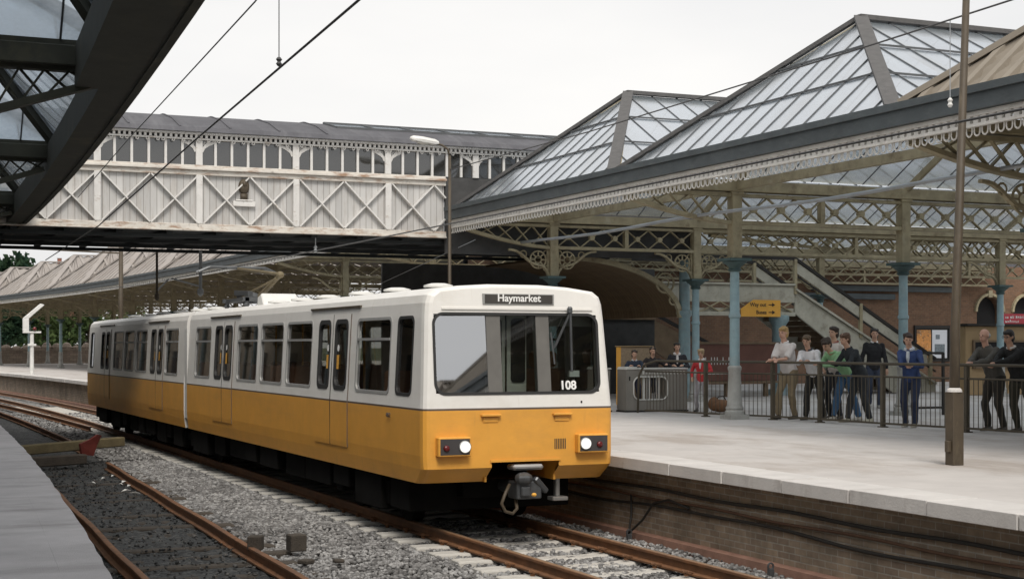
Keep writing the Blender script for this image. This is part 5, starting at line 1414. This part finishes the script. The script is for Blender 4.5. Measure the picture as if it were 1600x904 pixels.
b = MB(); b.tube([(TC,ps-.1,3.36),(TC,ps-1.65,3.72)], [.055,.042], 8); b.ell((TC,ps-1.68,3.73), (.08,.11,.07), 8, 6)
b.tube([(TC,ps-1.65,3.74),(TC,ps+1.9,4.02)], [.036,.026], 8); b.tube([(TC-.3,ps+.2,3.36),(TC-.06,ps-1.6,3.66)], .02, 6)
b.build('pantograph_arm', M('pantograph paint', (.17,.135,.075), .6, var=.3), T)
b = MB()
for q in (-.12, .12): b.tube([(TC-.85,ps+1.95+q,3.93),(TC-.6,ps+1.95+q,4.04),(TC+.6,ps+1.95+q,4.04),(TC+.85,ps+1.95+q,3.93)], .025, 6)
b.bar((TC,ps+1.8,4.02),(TC,ps+2.1,4.02),.5,.03); b.build('pantograph_head', mt['gunmetal'], T)
b = MB(); b.prism([(TC-.45,28.75,3.12),(TC-.45,29.25,3.12),(TC-.45,29.2,3.30),(TC-.45,28.95,3.36)], (.7,0,0)); b.bx(TC-.6, TC+.6, 23.4, 23.9, 3.11, 3.22) if False else None
b.build('resistor_box', mt['lampwhite'], T, bevel=.02)

# ------------------------------------------------------------------ people
def remesh(me, vox, it=3):
    o = bpy.data.objects.new('tmp', me); COL.objects.link(o)
    m = o.modifiers.new('r', 'REMESH'); m.mode = 'VOXEL'; m.voxel_size = vox
    s = o.modifiers.new('s', 'SMOOTH'); s.iterations = it; s.factor = .5
    dg = bpy.context.evaluated_depsgraph_get(); out = bpy.data.meshes.new_from_object(o.evaluated_get(dg))
    bpy.data.objects.remove(o); bpy.data.meshes.remove(me)
    out.polygons.foreach_set('use_smooth', [True]*len(out.polygons)); return out
from mathutils import noise as mnoise
def crumple(me, amp, seed):
    off = Vector((seed*3.7, seed*1.9, 0)); me.update()
    n = len(me.vertices); co_ = np.empty(n*3, np.float32); no_ = np.empty(n*3, np.float32)
    me.vertices.foreach_get('co', co_); me.vertex_normals.foreach_get('vector', no_)
    C3 = co_.reshape(-1, 3); d = np.empty((n, 1), np.float32)
    for i in range(n):
        q = Vector(((C3[i,0]+off.x)*7, (C3[i,1]+off.y)*7, C3[i,2]*4.5)); d[i] = amp*(1.6*mnoise.noise(q)+1.0*mnoise.noise(q*2.3))
    me.vertices.foreach_set('co', (C3+no_.reshape(-1, 3)*d).reshape(-1)); me.update()
    return me
def mesh_of(b):
    me = bpy.data.meshes.new('tmp'); me.from_pydata(b.v, [], b.f)
    bm = bmesh.new(); bm.from_mesh(me); bmesh.ops.recalc_face_normals(bm, faces=bm.faces); bm.to_mesh(me); bm.free(); return me
def ik(a, c, l1, l2, pole):
    d = c-a; L = d.length
    if L > (l1+l2)*.998: c = a+d*((l1+l2)*.998/L); d = c-a; L = d.length
    k = (l1*l1-l2*l2+L*L)/(2*L); h = math.sqrt(max(0, l1*l1-k*k)); n = d/L
    p = pole-n*pole.dot(n); p.normalize(); return a+n*k+p*h, c
clothmats = {}
def cm(col, rough=.85, var=.14):
    k = tuple(col)
    if k not in clothmats: clothmats[k] = M('cloth %d' % len(clothmats), col, rough, var=var, scale=9, bump=.15, bscale=60)
    return clothmats[k]
def person(label, loc, face, h=1.75, lean=0., shift=-.02, hands=None, feet=None, head_turn=0., head_tilt=0., hip=.93, top=(.7,.68,.64), legs=(.2,.16,.1), hair=(.2,.12,.05), shoe=(.05,.04,.03),
           skin=(.50,.30,.21), sleeve=1.0, jacket=None, bald=False, build=1.0, group=None, glasses=False, collar=None, scarf=None, knees=None, cat='person'):
    """face = angle of the facing direction in the ground plane; local frame x forward, y left, z up; unit figure 1.75 m"""
    k = h/1.75; root = thing('person', label, cat, group, loc=loc); root.rotation_euler = (0, 0, face)
    V = Vector
    pel = V((shift/k, 0, hip)); ax = V((math.sin(lean), 0, math.cos(lean)))
    fw = V((math.cos(lean), 0, -math.sin(lean)))
    waist = pel+ax*.16; chest = pel+ax*.36; shc = pel+ax*.50; neck = shc+ax*.085+fw*.015
    hd_dir = V((math.sin(lean*.35+head_tilt), 0, math.cos(lean*.35+head_tilt))); head = neck+hd_dir*.145+V((.02,0,0))
    sh = [shc+V((0,.175*build,0))-ax*.03, shc+V((0,-.175*build,0))-ax*.03]
    hp = [pel+V((0,.09,-.03)), pel+V((0,-.09,-.03))]
    hands = hands or [(.03,.24,.80), (.03,-.24,.80)]; feet = feet or [(.0,.11,0), (.03,-.11,0)]
    HN = [V(q)/k for q in hands]; FT = [V((q[0]/k, q[1]/k, q[2]/k+.075)) for q in feet]
    arms = []; lg = []
    for i in (0, 1):
        sgn = 1 if i == 0 else -1
        e, wv = ik(sh[i], HN[i], .285, .255, V((-.5, sgn*.7, -.6))); arms.append((sh[i], e, wv))
        kn, an = ik(hp[i], FT[i], .43, .42, V((1, sgn*.15, 0))); lg.append((hp[i], kn, an))
    def ell_ring(c, a, rx, ry, n=16):
        f_ = V((a.z, 0, -a.x)); return [c+f_*(rx*math.cos(2*PI*j/n))+V((0,1,0))*(ry*math.sin(2*PI*j/n)) for j in range(n)]
    def torso(b, e, bottom=-.075, topk=True):
        rr = [(pel+ax*bottom, .105, .155), (pel, .115, .168), (waist, .100, .150*build), (chest, .118, .172*build), (shc-ax*.06, .105, .178*build), (shc, .075, .13*build)]
        if topk: rr.append((shc+ax*.045, .055, .062))
        b.loft([ell_ring(c, ax, rx+e, ry+e) for c, rx, ry in rr])
    def arm(b, i, e, f=1.0):
        s_, el, wr = arms[i]
        pts = [s_, s_.lerp(el,.5), el, el.lerp(wr,.4), wr]; rad = [.056, .048, .041, .038, .028]
        if f < 1: pts = [s_, s_.lerp(el,.5), s_.lerp(el,.9)]; rad = [.058,.054,.056]
        b.tube(pts, [r_+e for r_ in rad], 10); b.ell(s_, .062+e, 10, 6)
        if f >= 1: b.ell(el, .041+e, 8, 6)
    def leg(b, i, e, cut=1.0):
        h_, kn, an = lg[i]
        b.tube([h_+V((0,0,.04)), h_.lerp(kn,.3), h_.lerp(kn,.8), kn, kn.lerp(an,.3), an], [.080+e,.082+e,.060+e,.056+e,.054+e,.040+e], 12); b.ell(kn, .057+e, 8, 6)
    # body
    b = MB(); torso(b, -.032)
    for i in (0, 1):
        arm(b, i, -.014 if sleeve >= 1 else -.006); leg(b, i, -.028)
        s_, el, wr = arms[i]; d = (wr-el).normalized(); sgn = 1 if i == 0 else -1
        side = d.cross(V((0,0,1)))
        if side.length < .2: side = V((0,1,0))*1.0
        side.normalize(); up = side.cross(d)
        # palm, four unequal curled fingers and a thumb from the side of the palm
        b.tube([wr-d*.01, wr+d*.045, wr+d*.085], [.026,.036,.033], 8)
        for q, L_ in ((-.027,.062),(-.009,.072),(.009,.068),(.027,.052)):
            p0 = wr+d*.08+side*q; p1 = p0+d*L_*.5-up*.012; p2 = p1+d*L_*.32-up*.03
            b.tube([p0, p1, p2], [.0105,.010,.008], 6)
        p0 = wr+d*.03+side*(.03*sgn); b.tube([p0, p0+d*.035+side*(.022*sgn)-up*.01, p0+d*.065+side*(.024*sgn)-up*.018], [.014,.012,.009], 6)
        # foot
        f = FT[i]; b.tube([f+V((-.03,0,-.03)), f+V((.10,0,-.045)), f+V((.17,0,-.05))], [.035,.035,.022], 8)
    hq = Matrix.Rotation(head_turn, 3, 'Z') @ Matrix.Rotation(lean*.35+head_tilt, 3, 'Y')
    H = lambda x, y, z: head + hq @ V((x, y, z))
    b.tube([shc, neck, head-hd_dir*.04], [.062,.055,.056], 12)
    b.ell(H(-.012,0,.025), (.098,.077,.098), 16, 10, hq); b.ell(H(.022,0,-.035), (.066,.058,.078), 14, 9, hq)
    b.tube([H(.082,0,.03), H(.106,0,-.012), H(.085,0,-.018)], [.010,.016,.010], 6)
    for q in (-1, 1): b.ell(H(-.01,q*.078,.0), (.018,.010,.028), 8, 6, hq)
    b.ell(H(.062,0,-.062), (.028,.032,.014), 8, 5, hq)
    me = remesh(mesh_of(b), .010, 3)
    def put(me, name, mat, par=root):
        me.transform(Matrix.Diagonal((k,k,k,1))); me.materials.clear(); me.materials.append(mat)
        o = bpy.data.objects.new(name, me); COL.objects.link(o); o.parent = par; return o
    body = put(me, 'body', cm(skin, .55, .06) if tuple(skin) != (.50,.30,.21) else mt['skin'])
    for q in (-1, 1):
        b = MB(); b.ell(H(.083,q*.030,.018), (.009,.014,.008), 8, 5, hq); put(mesh_of(b), 'eye', mt['eye'])
    b = MB(); b.ell(H(.088,0,-.060), (.006,.022,.006), 8, 4, hq); put(mesh_of(b), 'mouth', mt['lip'])
    if glasses:
        b = MB()
        for q in (-1, 1): b.ring(H(.098,q*.032,.018), .024, .004, hq @ V((0,1,0)), hq @ V((0,0,1)), 12, 4); b.bar(H(.095,q*.055,.02), H(.0,q*.080,.015), .006, .006)
        put(mesh_of(b), 'glasses', mt['eye'])
    b = MB()
    if bald:
        b.ell(H(-.045,0,.012), (.078,.083,.065), 14, 8, hq)
    else:
        b.ell(H(-.030,0,.045), (.106,.091,.092), 16, 10, hq); b.ell(H(-.050,0,-.025), (.072,.090,.100), 12, 8, hq); b.ell(H(.052,.012,.078), (.046,.062,.034), 12, 7, hq)
        for j in range(9): a = random.uniform(0,6.28); b.ell(H(-.03+.06*math.cos(a), .06*math.sin(a), .070+random.uniform(0,.025)), (.045,.045,.03), 7, 5, hq)
    put(crumple(remesh(mesh_of(b), .010, 2), .009, len(label)+9), 'hair', cm(hair, .6, .3))
    b = MB(); torso(b, .012)
    for i in (0, 1): arm(b, i, .012, sleeve)
    put(crumple(remesh(mesh_of(b), .013, 3), .013 if jacket else .010, len(label)), 'jacket' if jacket else 'shirt', cm(top))
    b = MB(); b.loft([ell_ring(pel+ax*q, ax, rx, ry) for q, rx, ry in ((-.13,.095,.145),(-.07,.112,.165),(-.02,.108,.160),(.06,.094,.145))])
    for i in (0, 1): leg(b, i, .016)
    put(crumple(remesh(mesh_of(b), .013, 3), .009, len(label)+5), 'trousers', cm(legs))
    b = MB()
    c_ = collar or [min(1, q*1.1) for q in top]
    b.tube([shc+ax*.055+V((.062*math.cos(a), .068*math.sin(a), -.02*math.cos(a))) for a in np.linspace(.35, 2*PI-.35, 14)], .018 if not scarf else .035, 7)
    if scarf: b.tube([shc+ax*.03+fw*.088, chest+ax*.05+fw*.128, chest-ax*.06+fw*.128], [.03,.035,.015], 6)
    put(mesh_of(b), 'scarf' if scarf else 'collar', cm(scarf or c_))
    for i in (0, 1):
        f = FT[i]; b = MB()
        b.loft([[f+V((x, .045*w_*math.cos(a), -.075+max(0, hh*(.5+.5*math.sin(a))))) for a in np.linspace(0, 2*PI, 10, endpoint=False)] for x, w_, hh in ((-.075,.5,.05),(-.06,.8,.085),(.0,.85,.09),(.09,1.0,.065),(.16,.95,.05),(.19,.5,.03))])
        put(mesh_of(b), 'shoe', cm(shoe, .5))
    return root

def railpose(z=ZP+1.13, fwd=.30, gap=.08):
    zz = 1.15
    return [(fwd, gap, zz), (fwd, -gap, zz)]
W = math.atan2(-.25, -1)     # looking towards the tracks
def at(o, s): return (o, s, ZP)
RP = lambda f, g1, g2=None, z=1.16: [(f, g1, z), (f, -(g2 if g2 is not None else g1), z)]
NB = (-1, -.25); FA = math.atan2(NB[1], NB[0])
person('blond youth in a white short sleeved shirt and beige trousers leaning on the railings', (17.04, 25.7, ZP), FA+.1, 1.82, .26, -.12, RP(.36,-.04,-.02,1.17), [(-.22,.06,0),(.05,-.14,0)], .15, .0,
       top=(.66,.62,.60), legs=(.27,.21,.13), hair=(.42,.27,.11), sleeve=.5, collar=(.68,.66,.64), skin=(.56,.33,.24))
person('brown haired boy in a white shirt and black trousers leaning next to the blond youth', (17.28, 25.22, ZP), FA+.2, 1.70, .48, -.20, RP(.40,.22,-.02,1.15), [(-.30,.16,0),(-.02,-.10,0)], .25, .05,
       top=(.72,.71,.72), legs=(.022,.02,.018), hair=(.10,.065,.035), collar=(.05,.05,.06))
person('dark haired youth in a green jacket and blue jeans bent low over the railings', (17.50, 24.72, ZP), FA-.15, 1.78, .82, -.34, RP(.42,.10,.0,1.10), [(-.50,.14,0),(-.08,-.12,0)], .4, .25,
       top=(.26,.46,.25), legs=(.045,.11,.21), hair=(.035,.022,.014), jacket=True, shoe=(.45,.42,.36))
person('dark haired youth with a pale open jacket standing behind the green jacketed youth', (17.95, 25.3, ZP), FA, 1.80, .06, .0, [(.2,.16,1.12),(.15,-.2,1.0)], None, .1, .0,
       top=(.55,.49,.45), legs=(.03,.03,.035), hair=(.03,.018,.012), jacket=True, collar=(.25,.09,.07))
person('brown haired youth in a black coat turned sideways beside the green jacketed youth', (17.46, 24.12, ZP), FA-.3, 1.74, .50, -.2, RP(.38,.05,.1,1.13), [(-.35,.10,0),(.0,-.12,0)], .2, .05,
       top=(.018,.022,.026), legs=(.02,.022,.025), hair=(.085,.045,.025), jacket=True, shoe=(.4,.38,.3))
person('young man in a black jumper over a white collar walking up behind the railings', (22.0, 29.5, ZP), math.atan2(-1, -.45), 1.82, .03, .0, [(.12,.27,.88),(.06,-.30,.92)], [(.12,.09,0),(-.14,-.09,.02)], -.1, .0,
       top=(.012,.012,.014), legs=(.035,.045,.075), hair=(.02,.015,.012), collar=(.7,.7,.7), shoe=(.35,.34,.32))
person('boy in a blue anorak and navy trousers with a pale hood leaning on the rail', (17.36, 22.25, ZP), FA+.35, 1.66, .22, -.10, RP(.34,.16,-.06,1.10), [(-.05,.08,0),(-.10,-.10,0)], .35, .12,
       top=(.03,.055,.15), legs=(.020,.03,.065), hair=(.035,.02,.014), jacket=True, scarf=(.55,.58,.62), shoe=(.35,.33,.28))
person('balding grey haired man in a dark grey jacket leaning on the railings beside the mast', (17.85, 20.75, ZP), FA-.1, 1.76, .42, -.16, RP(.48,.06,.02,1.16), [(-.22,.12,0),(-.12,-.12,0)], .1, -.1,
       top=(.085,.08,.07), legs=(.03,.027,.022), hair=(.34,.33,.32), jacket=True, bald=True, skin=(.52,.30,.22), build=1.1)
person('dark haired man with glasses in a black suit leaning on the railings at right', (17.88, 20.2, ZP), FA-.1, 1.74, .42, -.18, RP(.48,.04,.0,1.16), [(-.42,.13,0),(-.30,-.14,0)], .1, .0,
       top=(.014,.014,.014), legs=(.035,.033,.022), hair=(.018,.014,.012), jacket=True, glasses=True, collar=(.6,.58,.55), build=1.1)
person('small child in dark clothes with a pale collar peering over the steel ticket barrier', (16.35, 30.75, ZP), math.atan2(-1,-.45), 1.34, .14, .0, [(.24,.12,.98),(.24,-.12,.98)], None, .1, 0,
       top=(.02,.03,.05), legs=(.03,.03,.05), hair=(.04,.025,.018), collar=(.6,.6,.6))
person('child in a black top and white bib behind the end of the ticket barrier', (17.45, 30.75, ZP), math.atan2(-1,-.45), 1.50, .10, .0, [(.24,.12,1.0),(.24,-.12,1.0)], None, .0, 0,
       top=(.02,.02,.025), legs=(.05,.05,.06), hair=(.02,.014,.01), scarf=(.62,.58,.56))
person('smallest dark haired child half hidden behind the middle of the ticket barrier', (16.9, 30.9, ZP), math.atan2(-1,-.45), 1.40, .10, .0, [(.24,.30,1.02),(.24,-.22,1.02)], None, .3, 0,
       top=(.025,.02,.02), legs=(.04,.04,.05), hair=(.03,.02,.012))
person('fair haired child in a red jacket with a white stripe beside the ticket barrier', (17.35, 29.45, ZP), math.atan2(-.8,-1), 1.36, .08, .0, [(.22,.14,.86),(.14,-.18,.75)], None, .2, .1,
       top=(.50,.04,.045), legs=(.38,.36,.38), hair=(.34,.24,.13), jacket=True, scarf=(.74,.72,.72), shoe=(.03,.03,.03))
bg_ = thing('holdall', 'slumped tan brown holdall on the platform beside the red jacketed child', 'bag', loc=(17.55, 29.05, ZP))
b = MB(); b.ell((17.6,29.05,ZP+.14), (.26,.16,.14), 14, 8); b.ell((17.45,29.1,ZP+.18), (.14,.13,.16), 10, 6); b.build('body', M('tan canvas', (.17,.085,.04), .8, var=.3), bg_, smooth=True)
b = MB(); b.tube([(17.45,29.03,ZP+.24),(17.52,29.03,ZP+.34),(17.64,29.03,ZP+.35),(17.72,29.03,ZP+.24)], .012, 6); b.build('handle', mt['cable'], bg_, smooth=True)
SIT = dict(hip=.52, feet=[(.42,.12,0),(.42,-.12,0)], hands=[(.34,.10,.62),(.34,-.10,.62)])
person('seated passenger in a pale pink top seen through the window beside the middle doors', (7.0, 23.15, .93), PI/2, 1.7, .0, .0, top=(.62,.50,.48), legs=(.1,.1,.12), hair=(.30,.2,.1), **SIT)
person('seated passenger in a grey blue jacket seen through the window behind the cab', (7.0, 19.75, .93), -PI/2, 1.75, .05, .0, top=(.20,.23,.27), legs=(.05,.05,.06), hair=(.04,.03,.02), jacket=True, **SIT)
